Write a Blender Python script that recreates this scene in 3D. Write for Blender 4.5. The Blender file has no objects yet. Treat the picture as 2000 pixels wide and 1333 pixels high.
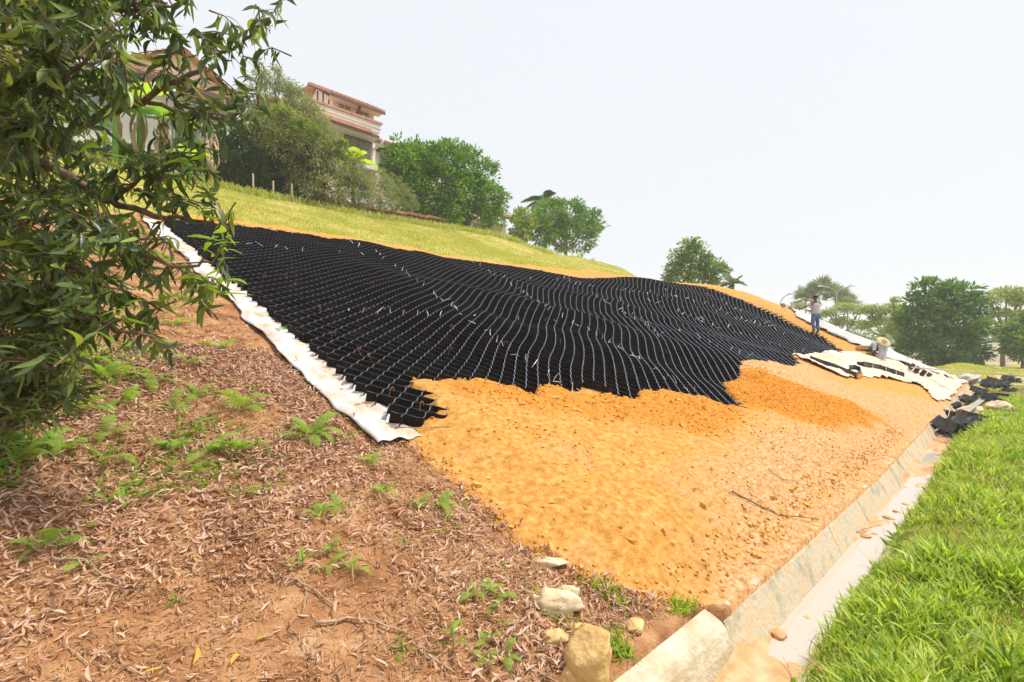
import bpy, bmesh, math, random
import numpy as np
from mathutils import Vector, Matrix, Euler

random.seed(7); rng = np.random.default_rng(7)
SC = bpy.context.scene; COL = SC.collection
R2 = math.sqrt(2.0)
EYE = 1.7; F = 1000.0; HV = 680.0
# ------------------------------------------------------------- camera, sky, sun
cd = bpy.data.cameras.new('camera'); cam = bpy.data.objects.new('camera', cd); COL.objects.link(cam)
cam.location = (0, 0, EYE); cam.rotation_euler = (math.radians(90), 0, math.radians(-45))
cd.sensor_width = 36; cd.lens = 18; cd.shift_y = 0.00675; cd.clip_start = 0.05; cd.clip_end = 3000
SC.camera = cam
SC.view_settings.view_transform = 'Standard'; SC.view_settings.look = 'None'
SC.view_settings.gamma = 1; SC.view_settings.exposure = 1.0
SC.cycles.max_bounces = 6; SC.cycles.transparent_max_bounces = 12; SC.cycles.volume_bounces = 1
SC.cycles.sample_clamp_indirect = 6
# world axes: x runs along the drain, y runs up the slope; the camera looks between the two
SUN_EL = math.radians(60); SUN_AZ = math.radians(-38)    # direction towards the sun, measured from +x to +y
sund = Vector((math.cos(SUN_EL)*math.cos(SUN_AZ), math.cos(SUN_EL)*math.sin(SUN_AZ), math.sin(SUN_EL)))
w = bpy.data.worlds.new('World'); SC.world = w; w.use_nodes = True
nt = w.node_tree; nt.nodes.clear()
sky = nt.nodes.new('ShaderNodeTexSky'); sky.sky_type = 'NISHITA'; sky.sun_disc = False
sky.sun_elevation = SUN_EL; sky.sun_rotation = math.radians(90) - SUN_AZ
sky.air_density = 1.0; sky.dust_density = 3.0; sky.ozone_density = 1.0
bw = nt.nodes.new('ShaderNodeMixRGB'); bw.inputs[0].default_value = 0.93
bw.inputs[2].default_value = (4.62, 4.78, 5.0, 1)        # even bright haze over the blue
bg = nt.nodes.new('ShaderNodeBackground'); bg.inputs[1].default_value = 0.10
wo = nt.nodes.new('ShaderNodeOutputWorld')
nt.links.new(sky.outputs[0], bw.inputs[1]); nt.links.new(bw.outputs[0], bg.inputs[0]); nt.links.new(bg.outputs[0], wo.inputs[0])
sl = bpy.data.lights.new('sun', 'SUN'); sl.energy = 2.3; sl.angle = math.radians(5); sl.color = (1, 0.955, 0.88)
so = bpy.data.objects.new('sun', sl); COL.objects.link(so); so.rotation_euler = sund.to_track_quat('Z', 'Y').to_euler()

# ------------------------------------------------------------- noise
def _h(ix, iy, seed):
    n = (ix.astype(np.int64)*374761393 + iy.astype(np.int64)*668265263 + seed*1442695041) & 0x7fffffff
    n = ((n ^ (n >> 13))*1274126177) & 0x7fffffff
    n = (n ^ (n >> 16)) & 0x7fffffff
    return (n % 100003)/100003.0
def vn(x, y, seed=0):
    x = np.asarray(x, float); y = np.asarray(y, float)
    ix = np.floor(x); iy = np.floor(y); fx = x-ix; fy = y-iy
    fx = fx*fx*(3-2*fx); fy = fy*fy*(3-2*fy)
    a = _h(ix, iy, seed); b = _h(ix+1, iy, seed); c = _h(ix, iy+1, seed); d = _h(ix+1, iy+1, seed)
    return (a*(1-fx)+b*fx)*(1-fy)+(c*(1-fx)+d*fx)*fy - 0.5
def fbm(x, y, seed=0, o=4):
    r = 0; a = 1.0; f = 1.0
    for i in range(o):
        r = r + a*vn(x*f+i*17.3, y*f-i*9.1, seed+i*7); a *= .5; f *= 2.03
    return r
def sm(x): x = np.clip(x, 0, 1); return x*x*(3-2*x)

# ------------------------------------------------------------- terrain
P0 = ([1.36, 15, 26, 40, 60, 120], [0, 5.0, 9.04, 10.6, 11.5, 11.5])
P1 = ([1.36, 3.0, 5.7, 6.7, 8.55, 10.1, 12.5, 16.7, 20, 26, 40, 60, 120], [0, .55, 1.52, 2.02, 3.02, 3.9, 4.85, 5.74, 6.9, 9.5, 10.6, 11, 11])
P2 = ([1.36, 2.27, 4, 5.94, 8.84, 10.6, 12, 16, 20, 26, 40, 60, 120], [0.05, .47, 1.22, 2.2, 3.72, 4.55, 4.98, 5.6, 6.7, 9.1, 10.2, 11, 11])
def dcf(s): return .022*np.clip(np.asarray(s, float)-8, 0, 32)     # the drain bends gently away
def bend(s, t): return t+dcf(s)*sm((5-t)/3)
def canon(s, t):
    c = t
    for _ in range(7): c = t-dcf(s)*sm((5-c)/3)
    return c
def H0(s, t):
    s = np.asarray(s, float); t = canon(s, np.asarray(t, float))
    a = np.interp(t, *P0); b = np.interp(t, *P1); c = np.interp(t, *P2)
    w1 = sm((s-13)/12.0); w2 = sm((s-25)/3.0)
    z = a*(1-w1)+b*w1; z = z*(1-w2)+c*w2
    s0 = np.interp(t, [0, 14, 20, 26, 40], [28.3, 28.3, 32, 39, 52]); L = np.interp(t, [0, 14, 30], [9, 12, 22])
    z = z*(1-sm((s-s0)/L))
    und = 0.30*vn(s*.42+t*.25, t*.36-s*.12, 5) + .16*vn(s*.9+3, t*.8, 8)
    z = z + und*sm((t-2.2)/2.0)*sm((s-3.0)/4.0)*sm((17.5-t)/2.5)*.75*sm((29-s)/3)
    # verge on the camera's side of the drain
    bk = -.13 + .13*sm((.88-t)/.5) + .06*vn(s*.7, t*.9, 3)*sm((.8-t)/.5)
    z = np.where(t < .9, bk, z)
    z = np.where((t >= .9) & (t < 1.335), np.where(s < 34, -.45, -.05), z)
    z = z + .55*np.exp(-(((s-47)/7)**2+((t-2.5)/1.8)**2)) + .25*np.exp(-(((s-40)/4)**2+((t-4.5)/1.6)**2))
    return z
def ray(u, v, d):
    x = (u-1000)/F*d
    return np.array([(d+x)/R2, (d-x)/R2, EYE-(v-HV)/F*d])
def at(u, v, d): return Vector(ray(u, v, d))
def hit(u, v, off=0.0, dmax=160):
    ds = np.concatenate([np.arange(1.0, 40, .05), np.arange(40, dmax, .3)])
    x = (u-1000)/F*ds; s = (ds+x)/R2; t = (ds-x)/R2; z = EYE-(v-HV)/F*ds
    g = z-(H0(s, t)+off)
    k = np.where(g < 0)[0]
    if len(k) == 0 or k[0] == 0: return Vector(ray(u, v, 30))
    k = k[0]; f = g[k-1]/(g[k-1]-g[k]); d = ds[k-1]+(ds[k]-ds[k-1])*f
    return Vector(ray(u, v, d))
def onT(u, v, T):
    a = (u-1000)/F; s = T*(1+a)/(1-a); y = (s+T)/R2
    return Vector((s, T, EYE-(v-HV)/F*y))
def hz(s, t): return float(H0(np.array([s]), np.array([t]))[0])
def hitpoly(px, off=0): return np.array([hit(u, v, off)[:2] for u, v in px])
def inpoly(P, x, y):
    r = np.zeros(np.shape(x), bool); n = len(P)
    for i in range(n):
        x1, y1 = P[i]; x2, y2 = P[(i+1) % n]
        c = ((y1 > y) != (y2 > y)) & (x < (x2-x1)*(y-y1)/((y2-y1) if y2 != y1 else 1e-9)+x1)
        r ^= c
    return r
def sdist(P, x, y):         # positive outside
    d = np.full(np.shape(x), 1e9); n = len(P)
    for i in range(n):
        a = P[i]; b = P[(i+1) % n]; ab = b-a; L = ab@ab+1e-12
        h = np.clip(((x-a[0])*ab[0]+(y-a[1])*ab[1])/L, 0, 1)
        d = np.minimum(d, np.hypot(x-a[0]-ab[0]*h, y-a[1]-ab[1]*h))
    return np.where(inpoly(P, x, y), -d, d)
# the part of the mat not yet filled with soil, and the zones of soil (traced on the ground, in metres)
OPEN = hitpoly([(775, 838), (845, 822), (838, 795), (825, 770), (775, 747), (860, 742), (950, 758), (1045, 772), (1060, 757), (1130, 765), (1225, 784), (1262, 762), (1300, 768),
                (1360, 777), (1432, 790), (1402, 748), (1432, 730), (1427, 702), (1482, 702), (1545, 712), (1530, 692), (1600, 693), (1633, 684), (1600, 660), (1520, 622), (1424, 580), (1332, 557),
                (1200, 545), (1000, 523), (800, 493), (600, 461), (430, 440), (310, 437)], .10)
OPEN = np.vstack([OPEN, [[2.49, 11.5], [2.5, 9], [2.48, 6.5], [2.5, 5]]])
FRESH = hitpoly([(1400, 745), (1480, 735), (1560, 765), (1660, 800), (1720, 830), (1640, 850), (1500, 820), (1390, 800)])
FRESH2 = hitpoly([(850, 760), (1100, 775), (1400, 790), (1460, 830), (1420, 880), (1250, 860), (1050, 830), (900, 800)])
PINK = hitpoly([(1430, 705), (1560, 715), (1660, 770), (1850, 800), (1700, 960), (1500, 1100), (1380, 1000), (1450, 900), (1520, 850), (1640, 860), (1730, 830), (1600, 780), (1470, 735)])
def bnd(t, w=True):      # litter / soil border
    b = 2.45 + .95*np.exp(-np.maximum(t-1.36, 0)/.45)
    return b + (.10*vn(t*2.1, t*0+4.2, 11)+.06*vn(t*7, t*0+1, 12) if w else 0)
def lawn0(s): return np.interp(s, [-50, 0, 1.6, 3, 8, 16, 20, 24, 28, 33], [13.5, 13.7, 14.2, 14.65, 15.1, 15.25, 15.6, 16.5, 18.2, 21]) + .25*vn(s*1.1, s*0, 14)
def fill(s, t):
    sd = sdist(OPEN, s+.12*vn(s*4, t*4, 31), t+.12*vn(s*4+9, t*4, 32))
    f = sm((sd+np.interp(s, [4, 8, 12], [.15, .07, -.04])+.22*vn(s*3.7, t*3.9, 33))/.22)
    return f*(.25*sm((s-bnd(t)+.02)/.12)+.75*sm((s-bnd(t)-.05)/.75))
def zone(s, t):   # 0 litter 1 soil 2 lawn 3 verge 4 field
    z = np.ones(np.shape(s), int); t = canon(s, t)
    z[(s < bnd(t))] = 0
    z[t > lawn0(s)] = 2
    z[(t < 1.30)] = 3
    far = (s > 33+2*vn(t*.5, s*.2, 2)) & (t < 17)
    z[far] = 4
    z[(s > 46) & (t >= 17)] = 4
    return z
def H(s, t):
    s = np.asarray(s, float); t = np.asarray(t, float)
    z = H0(s, t); zn = zone(s, t); zs = np.where(canon(s, t) >= 1.335, 1, 0)
    near = (s > -4) & (s < 30) & (t > 1.3) & (t < 17)
    f = np.zeros(np.shape(s)); f[near] = fill(s[near], t[near]) if near.any() else 0
    tc = canon(s, t)
    z = z + (zn == 1)*zs*.150*f*(1-.9*sm((2.2-tc)/.8))
    z = z + .035*((zn == 0) & (tc > 1.3) & (tc < 1.56) & (s > 3.19) & (s < 3.8))
    z = z - .10*((tc > 1.31) & (tc < 1.47) & (s < 3.2))
    fr = np.zeros(np.shape(s))
    if near.any():
        fr[near] = sm(-sdist(FRESH, s[near], t[near])/.35+.3)+.8*sm(-sdist(FRESH2, s[near], t[near])/.3+.4)
    rough = fbm(s*5, t*5, 41, 5)
    z = z + (zn == 1)*zs*sm((s-bnd(t))/.1)*sm(f*1.5+(s > 3.5)*(t > 15))*(.022*rough + .022*fbm(s*7, t*1.6, 49, 3) + .014*fbm(s*17, t*17, 42, 3) + .03*np.maximum(0, fbm(s*6, t*8, 48, 3))*(tc < 1.6) + .10*fr*np.maximum(0, fbm(s*4, t*4, 43, 5)+.25))
    z = z + (zn == 0)*(.05*fbm(s*1.6, t*1.6, 44, 4) + .014*fbm(s*12, t*12, 45, 3))*sm((t-1.3)/.5)
    z = z + (zn == 2)*(.10*fbm(s*.8, t*.8, 46, 4))
    z = z + (zn == 4)*(.12*fbm(s*.25, t*.25, 47, 4))
    return z
def hh(s, t): return float(H(np.array([s]), np.array([t]))[0])
def spread(a, step, g, end):
    r = [a]; st = step
    sg = 1 if end > a else -1
    while (end-r[-1])*sg > 0: r.append(r[-1]+sg*st); st *= g
    return r

# ------------------------------------------------------------- object helpers
def tag(o, label=None, cat=None, group=None, kind=None):
    if label: o['label'] = label
    if cat: o['category'] = cat
    if group: o['group'] = group
    if kind: o['kind'] = kind
    return o
def empty(name, loc=(0, 0, 0), rz=0):
    o = bpy.data.objects.new(name, None); COL.objects.link(o); o.location = loc; o.rotation_euler = (0, 0, rz)
    o.empty_display_size = .1
    return o
def link(name, me, mats=None, parent=None, loc=(0, 0, 0)):
    o = bpy.data.objects.new(name, me); COL.objects.link(o); o.location = loc
    if mats is not None and len(me.materials) == 0:
        for m in (mats if isinstance(mats, (list, tuple)) else [mats]): me.materials.append(m)
    if parent: o.parent = parent
    return o
def npmesh(name, V, faces, rnd=None, mi=None, smooth=False, vattr=None):
    V = np.asarray(V, np.float32); me = bpy.data.meshes.new(name)
    tot = []; idx = []
    for f in faces:
        f = np.asarray(f, np.int32)
        if len(f) == 0: continue
        tot.append(np.full(len(f), f.shape[1], np.int32)); idx.append(f.ravel())
    tot = np.concatenate(tot); idx = np.concatenate(idx)
    me.vertices.add(len(V)); me.vertices.foreach_set('co', V.ravel())
    me.loops.add(len(idx)); me.loops.foreach_set('vertex_index', idx)
    me.polygons.add(len(tot)); st = np.zeros(len(tot), np.int32); st[1:] = np.cumsum(tot)[:-1]
    me.polygons.foreach_set('loop_start', st); me.polygons.foreach_set('loop_total', tot)
    if mi is not None: me.polygons.foreach_set('material_index', np.asarray(mi, np.int32))
    me.polygons.foreach_set('use_smooth', np.full(len(tot), smooth))
    me.update(calc_edges=True)
    if rnd is not None:
        a = me.attributes.new('rnd', 'FLOAT', 'FACE'); a.data.foreach_set('value', np.asarray(rnd, np.float32))
    if vattr:
        for k, v in vattr.items():
            a = me.attributes.new(k, 'FLOAT', 'POINT'); a.data.foreach_set('value', np.asarray(v, np.float32))
    me.validate()
    return me
def rotmats(x, z):      # frames with x axis = x, z axis near z
    x = x/np.linalg.norm(x, axis=1, keepdims=True)
    y = np.cross(z, x); n = np.linalg.norm(y, axis=1, keepdims=True); y = y/np.maximum(n, 1e-6)
    zz = np.cross(x, y)
    return np.stack([x, y, zz], axis=2)
def scatter(tv, tf, P, R, S, rnd=None):
    n = len(P); m = len(tv); S = np.asarray(S)
    if S.ndim == 1: S = S[:, None]*np.ones((1, 3))
    V = np.einsum('nij,nmj->nmi', R, tv[None]*S[:, None, :])+P[:, None, :]
    fs = []; rr = []
    if rnd is None: rnd = rng.random(n)
    for f in tf:
        f = np.asarray(f); fs.append((f[None]+(np.arange(n)*m)[:, None, None]).reshape(-1, f.shape[1])); rr.append(np.repeat(rnd, len(f)))
    return V.reshape(-1, 3), fs, np.concatenate(rr)
class MB:
    def __init__(s): s.v = []; s.f = []; s.m = []; s.k = 0
    def add(s, V, Fs, mi=0):
        b = len(s.v); s.v += [tuple(p) for p in V]; s.f += [tuple(i+b for i in f) for f in Fs]; s.m += [mi]*len(Fs); return s
    def box(s, x0, x1, y0, y1, z0, z1, mi=0):
        V = [(x, y, z) for z in (z0, z1) for y in (y0, y1) for x in (x0, x1)]
        return s.add(V, [(0, 2, 3, 1), (4, 5, 7, 6), (0, 1, 5, 4), (2, 6, 7, 3), (0, 4, 6, 2), (1, 3, 7, 5)], mi)
    def hexa(s, b, t, mi=0):   # bottom loop, top loop
        n = len(b); V = list(b)+list(t)
        return s.add(V, [tuple(range(n-1, -1, -1)), tuple(range(n, 2*n))]+[(i, (i+1) % n, n+(i+1) % n, n+i) for i in range(n)], mi)
    def tube(s, pts, rad, n=6, mi=0, cap=True):
        pts = [Vector(p) for p in pts]
        if not isinstance(rad, (list, tuple)): rad = [rad]*len(pts)
        V = []; prev = None
        for i, p in enumerate(pts):
            d = (pts[min(i+1, len(pts)-1)]-pts[max(i-1, 0)]).normalized()
            a = Vector((0, 0, 1)) if abs(d.z) < .9 else Vector((1, 0, 0))
            if prev is not None: a = prev
            x = (a-d*a.dot(d)).normalized(); y = d.cross(x); prev = x
            for k in range(n):
                an = 2*math.pi*k/n; V.append(p+(x*math.cos(an)+y*math.sin(an))*rad[i])
        Fs = [(i*n+k, i*n+(k+1) % n, (i+1)*n+(k+1) % n, (i+1)*n+k) for i in range(len(pts)-1) for k in range(n)]
        if cap: Fs += [tuple(range(n-1, -1, -1)), tuple((len(pts)-1)*n+k for k in range(n))]
        return s.add(V, Fs, mi)
    def ring(s, prof, n=20, mi=0, M=None):   # lathe of (r,z)
        V = []
        for r, z in prof:
            for k in range(n):
                a = 2*math.pi*k/n; p = Vector((r*math.cos(a), r*math.sin(a), z)); V.append(M @ p if M else p)
        Fs = [(i*n+k, i*n+(k+1) % n, (i+1)*n+(k+1) % n, (i+1)*n+k) for i in range(len(prof)-1) for k in range(n)]
        return s.add(V, Fs, mi)
    def mesh(s, name, mats, smooth=False):
        me = bpy.data.meshes.new(name); me.from_pydata([tuple(v) for v in s.v], [], s.f)
        for m in (mats if isinstance(mats, (list, tuple)) else [mats]): me.materials.append(m)
        me.polygons.foreach_set('material_index', s.m); me.polygons.foreach_set('use_smooth', [smooth]*len(s.f)); me.update()
        return me
    def build(s, name, mats, parent=None, loc=(0, 0, 0), smooth=False): return link(name, s.mesh(name, mats, smooth), None, parent, loc)
def copy_tree(o, parent=None):
    c = o.copy(); COL.objects.link(c); c.parent = parent
    for ch in list(o.children): copy_tree(ch, c)
    return c

# ------------------------------------------------------------- materials
def newmat(name):
    m = bpy.data.materials.new(name); m.use_nodes = True; n = m.node_tree.nodes; n.clear()
    o = n.new('ShaderNodeOutputMaterial'); p = n.new('ShaderNodeBsdfPrincipled')
    m.node_tree.links.new(p.outputs[0], o.inputs[0]); return m, m.node_tree, p, o
def ramp(nt, cols):
    r = nt.nodes.new('ShaderNodeValToRGB'); e = r.color_ramp.elements
    while len(e) < len(cols): e.new(.5)
    for i, c in enumerate(cols):
        pos, col = c if isinstance(c[0], float) and len(c) == 2 else (i/(len(cols)-1), c)
        e[i].position = pos; e[i].color = (*col, 1)
    return r
def mat(name, cols, scale=8, rough=.8, bump=0, bscale=None, detail=6, spec=.3, rnd=False, trans=0, stretch=None, metal=0, mixn=.35, dist=.01):
    m, nt, p, o = newmat(name); L = nt.links
    tc = nt.nodes.new('ShaderNodeTexCoord'); src = tc.outputs['Object']
    if stretch:
        mp = nt.nodes.new('ShaderNodeMapping'); mp.inputs['Scale'].default_value = stretch; L.new(src, mp.inputs[0]); src = mp.outputs[0]
    nz = nt.nodes.new('ShaderNodeTexNoise'); nz.inputs['Scale'].default_value = scale; nz.inputs['Detail'].default_value = detail
    nz.inputs['Roughness'].default_value = .62
    L.new(src, nz.inputs['Vector'])
    r = ramp(nt, cols)
    if rnd:
        at_ = nt.nodes.new('ShaderNodeAttribute'); at_.attribute_name = 'rnd'
        mx = nt.nodes.new('ShaderNodeMath'); mx.operation = 'MULTIPLY_ADD'; mx.inputs[1].default_value = mixn; L.new(nz.outputs[0], mx.inputs[0])
        sc = nt.nodes.new('ShaderNodeMath'); sc.operation = 'MULTIPLY_ADD'; sc.inputs[1].default_value = 1-mixn*.6; sc.inputs[2].default_value = -mixn*.2
        L.new(at_.outputs['Fac'], sc.inputs[0]); L.new(sc.outputs[0], mx.inputs[2]); L.new(mx.outputs[0], r.inputs[0])
    else:
        mr = nt.nodes.new('ShaderNodeMapRange'); mr.inputs[1].default_value = .3; mr.inputs[2].default_value = .7
        L.new(nz.outputs[0], mr.inputs[0]); L.new(mr.outputs[0], r.inputs[0])
    L.new(r.outputs[0], p.inputs['Base Color']); p.inputs['Roughness'].default_value = rough
    p.inputs['Specular IOR Level'].default_value = spec; p.inputs['Metallic'].default_value = metal
    if bump:
        n2 = nt.nodes.new('ShaderNodeTexNoise'); n2.inputs['Scale'].default_value = bscale or scale*4; n2.inputs['Detail'].default_value = 5
        L.new(src, n2.inputs['Vector'])
        b = nt.nodes.new('ShaderNodeBump'); b.inputs['Strength'].default_value = bump; b.inputs['Distance'].default_value = dist
        L.new(n2.outputs[0], b.inputs['Height']); L.new(b.outputs[0], p.inputs['Normal'])
    if trans:
        t = nt.nodes.new('ShaderNodeBsdfTranslucent'); mxs = nt.nodes.new('ShaderNodeMixShader'); mxs.inputs[0].default_value = trans
        g = nt.nodes.new('ShaderNodeMixRGB'); g.blend_type = 'MULTIPLY'; g.inputs[0].default_value = 1; g.inputs[2].default_value = (1.9, 1.8, .8, 1)
        L.new(r.outputs[0], g.inputs[1]); L.new(g.outputs[0], t.inputs[0])
        L.new(p.outputs[0], mxs.inputs[1]); L.new(t.outputs[0], mxs.inputs[2]); L.new(mxs.outputs[0], o.inputs[0])
    return m
# ------------------------------------------------------------- material set
def soil_mat():
    m, nt, p, o = newmat('orange_soil'); L = nt.links; N = nt.nodes.new
    tc = N('ShaderNodeTexCoord'); src = tc.outputs['Object']
    def noise(sc, det=6, st=None):
        n = N('ShaderNodeTexNoise'); n.inputs['Scale'].default_value = sc; n.inputs['Detail'].default_value = det; n.inputs['Roughness'].default_value = .65
        if st:
            mp = N('ShaderNodeMapping'); mp.inputs['Scale'].default_value = st; L.new(src, mp.inputs[0]); L.new(mp.outputs[0], n.inputs['Vector'])
        else: L.new(src, n.inputs['Vector'])
        mr = N('ShaderNodeMapRange'); mr.inputs[1].default_value = .32; mr.inputs[2].default_value = .68; L.new(n.outputs[0], mr.inputs[0]); return mr.outputs[0]
    base = ramp(nt, [(.42, .165, .03), (.60, .285, .062), (.75, .43, .145)]); L.new(noise(15, 12), base.inputs[0])
    pk = ramp(nt, [(.34, .15, .05), (.58, .315, .13), (.77, .52, .31)]); L.new(noise(19, 12, (1, 1.6, 1)), pk.inputs[0])
    fr = ramp(nt, [(.36, .11, .01), (.58, .215, .02), (.70, .32, .05)]); L.new(noise(24, 12), fr.inputs[0])
    def attr(k):
        a = N('ShaderNodeAttribute'); a.attribute_name = k; return a.outputs['Fac']
    def addn(a, b, amt):
        x = N('ShaderNodeMath'); x.operation = 'MULTIPLY_ADD'; x.inputs[1].default_value = amt; L.new(b, x.inputs[0]); L.new(a, x.inputs[2])
        y = N('ShaderNodeMath'); y.operation = 'SUBTRACT'; y.use_clamp = True; y.inputs[1].default_value = amt*.5; L.new(x.outputs[0], y.inputs[0]); return y.outputs[0]
    m1 = N('ShaderNodeMixRGB'); L.new(addn(attr('pink'), noise(2.2), .7), m1.inputs[0]); L.new(base.outputs[0], m1.inputs[1]); L.new(pk.outputs[0], m1.inputs[2])
    m2 = N('ShaderNodeMixRGB'); L.new(attr('fresh'), m2.inputs[0]); L.new(m1.outputs[0], m2.inputs[1]); L.new(fr.outputs[0], m2.inputs[2])
    # pale grit and darker damp crumbs
    vr = N('ShaderNodeTexVoronoi'); vr.inputs['Scale'].default_value = 55; L.new(src, vr.inputs['Vector'])
    c1 = N('ShaderNodeMath'); c1.operation = 'LESS_THAN'; c1.inputs[1].default_value = .13; L.new(vr.outputs['Distance'], c1.inputs[0])
    c2 = N('ShaderNodeMath'); c2.operation = 'MULTIPLY'; c2.inputs[1].default_value = .5; L.new(c1.outputs[0], c2.inputs[0])
    m3 = N('ShaderNodeMixRGB'); L.new(c2.outputs[0], m3.inputs[0]); L.new(m2.outputs[0], m3.inputs[1]); m3.inputs[2].default_value = (.78, .55, .32, 1)
    L.new(m3.outputs[0], p.inputs['Base Color']); p.inputs['Roughness'].default_value = .95; p.inputs['Specular IOR Level'].default_value = .12
    n2 = N('ShaderNodeTexNoise'); n2.inputs['Scale'].default_value = 60; n2.inputs['Detail'].default_value = 8; n2.inputs['Roughness'].default_value = .7; L.new(src, n2.inputs['Vector'])
    b = N('ShaderNodeBump'); b.inputs['Strength'].default_value = .6; b.inputs['Distance'].default_value = .03; L.new(n2.outputs[0], b.inputs['Height']); L.new(b.outputs[0], p.inputs['Normal'])
    return m
M = {}
M['soil'] = soil_mat()
M['crumb'] = mat('soil_crumb', [(.58, .25, .04), (.70, .34, .07), (.80, .45, .14)], 20, .95, .5, rnd=True)
M['litter'] = mat('litter_soil', [(.14, .055, .025), (.33, .15, .065), (.46, .24, .11), (.58, .37, .21)], 4, .95, .7, 70, 8, .1, dist=.03)
M['lawn'] = mat('lawn_soil', [(.28, .23, .06), (.42, .36, .10), (.56, .43, .18)], 1.6, .95, .5, 20, 8, .1)
M['verge'] = mat('verge_soil', [(.12, .08, .03), (.16, .16, .04), (.30, .20, .09)], 6, .95, .6, 30, 8, .1)
M['field'] = mat('field_ground', [(.18, .22, .05), (.30, .32, .09), (.52, .36, .20), (.60, .42, .28)], .22, .95, .3, 3, 10, .1)
M['concrete'] = mat('drain_concrete', [(.32, .25, .15), (.46, .39, .27), (.57, .49, .36), (.62, .44, .26), (.66, .58, .45)], 4.0, .9, .8, 30, 10, .2, stretch=(1, 1, .8), dist=.015)
M['concrete_pale'] = mat('pale_concrete', [(.42, .28, .14), (.52, .42, .28), (.60, .53, .40), (.66, .60, .48)], 3.5, .9, .8, 38, 9, .2, dist=.015)
M['mud'] = mat('silt', [(.40, .19, .06), (.56, .32, .14), (.64, .45, .27)], 5, .45, .5, 30, 8, .4)
M['fabric'] = mat('geotextile', [(.52, .33, .19), (.58, .48, .40), (.58, .59, .61), (.60, .62, .65)], 3.0, .9, .25, 30, 5, .1)
M['cream_fabric'] = mat('stained_geotextile', [(.60, .38, .20), (.68, .56, .42), (.68, .62, .54)], 1.1, .9, .3, 12, 6, .1)
M['grey_fabric'] = mat('grey_geotextile', [(.38, .35, .32), (.54, .51, .48), (.64, .61, .58)], 1.6, .9, .3, 14, 6, .1)
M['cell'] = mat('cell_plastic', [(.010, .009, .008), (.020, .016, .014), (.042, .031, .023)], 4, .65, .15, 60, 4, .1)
M['lip'] = mat('cell_edge', [(.10, .12, .16), (.20, .23, .31), (.34, .38, .46)], 9, .5, 0, spec=.4)  # sky reflection on the black top edges, painted in as grey-blue colour
M['lip_side'] = mat('cell_edge_side', [(.03, .032, .04), (.06, .065, .085), (.11, .12, .15)], 9, .6, 0, spec=.3)  # dimmer band of the same painted sky sheen, just below the top edge
M['plastic'] = mat('scrap_plastic', [(.012, .012, .014), (.03, .032, .036), (.10, .09, .08)], 7, .32, .1, 20, 4, .55)
M['tie'] = mat('white_tie', [(.75, .75, .78), (.82, .82, .84)], 3, .5)
M['rust'] = mat('rusty_steel', [(.20, .07, .02), (.42, .16, .05)], 20, .8)
M['leaf'] = mat('acacia_leaf', [(.03, .055, .016), (.07, .115, .03), (.15, .22, .05), (.34, .46, .09)], 30, .38, 0, spec=.55, rnd=True, trans=.3, mixn=.2)
M['leafy'] = mat('young_leaf', [(.13, .24, .02), (.26, .40, .04)], 30, .45, 0, spec=.4, rnd=True, trans=.4)
M['yleaf'] = mat('yellow_leaf', [(.55, .33, .04), (.62, .42, .08)], 8, .6, 0, trans=.2)
M['bark'] = mat('bark', [(.09, .055, .035), (.19, .13, .085), (.33, .26, .19)], 14, .9, .7, 40, 8, .15, stretch=(1, 1, .4))
M['stick'] = mat('dry_twig', [(.24, .15, .09), (.42, .29, .18), (.56, .44, .31)], 18, .9, .4)
M['dleaf'] = mat('dry_leaf', [(.12, .06, .035), (.33, .16, .09), (.48, .25, .15), (.54, .33, .22), (.66, .47, .34)], 25, .75, 0, rnd=True, mixn=.15)
M['chaff'] = mat('chaff', [(.24, .11, .045), (.42, .22, .10), (.60, .39, .22)], 25, .9, 0, rnd=True)
M['fern'] = mat('fern_frond', [(.14, .24, .025), (.23, .38, .045), (.34, .50, .08)], 12, .6, 0, rnd=True, trans=.35)
M['grass'] = mat('grass_blade', [(.06, .11, .012), (.18, .30, .025), (.33, .45, .05), (.48, .57, .11), (.68, .60, .30)], 4, .5, 0, rnd=True, trans=.35, mixn=.45)
M['lawnb'] = mat('lawn_blade', [(.21, .28, .05), (.37, .42, .09), (.54, .52, .15), (.66, .57, .28)], .6, .7, 0, rnd=True, trans=.3, mixn=.6)
M['rock'] = mat('ochre_rock', [(.48, .28, .10), (.66, .44, .18), (.74, .58, .32)], 6, .9, .8, 25, 8, .15, dist=.02)
M['rockp'] = mat('pale_rock', [(.52, .37, .20), (.68, .52, .33), (.76, .64, .48)], 5, .9, .7, 25, 8, .15, dist=.02)
M['plank'] = mat('weathered_wood', [(.40, .30, .19), (.56, .45, .31), (.66, .56, .42)], 12, .85, .3, stretch=(1, 1, 8))
m_, nt_, p_, o_ = newmat('milky_water'); M['water'] = m_
p_.inputs['Base Color'].default_value = (.50, .44, .37, 1); p_.inputs['Roughness'].default_value = .06; p_.inputs['IOR'].default_value = 1.33; p_.inputs['Specular IOR Level'].default_value = .9
nz_ = nt_.nodes.new('ShaderNodeTexNoise'); nz_.inputs['Scale'].default_value = 6; bb_ = nt_.nodes.new('ShaderNodeBump'); bb_.inputs['Strength'].default_value = .05
nt_.links.new(nz_.outputs[0], bb_.inputs['Height']); nt_.links.new(bb_.outputs[0], p_.inputs['Normal'])

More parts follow.
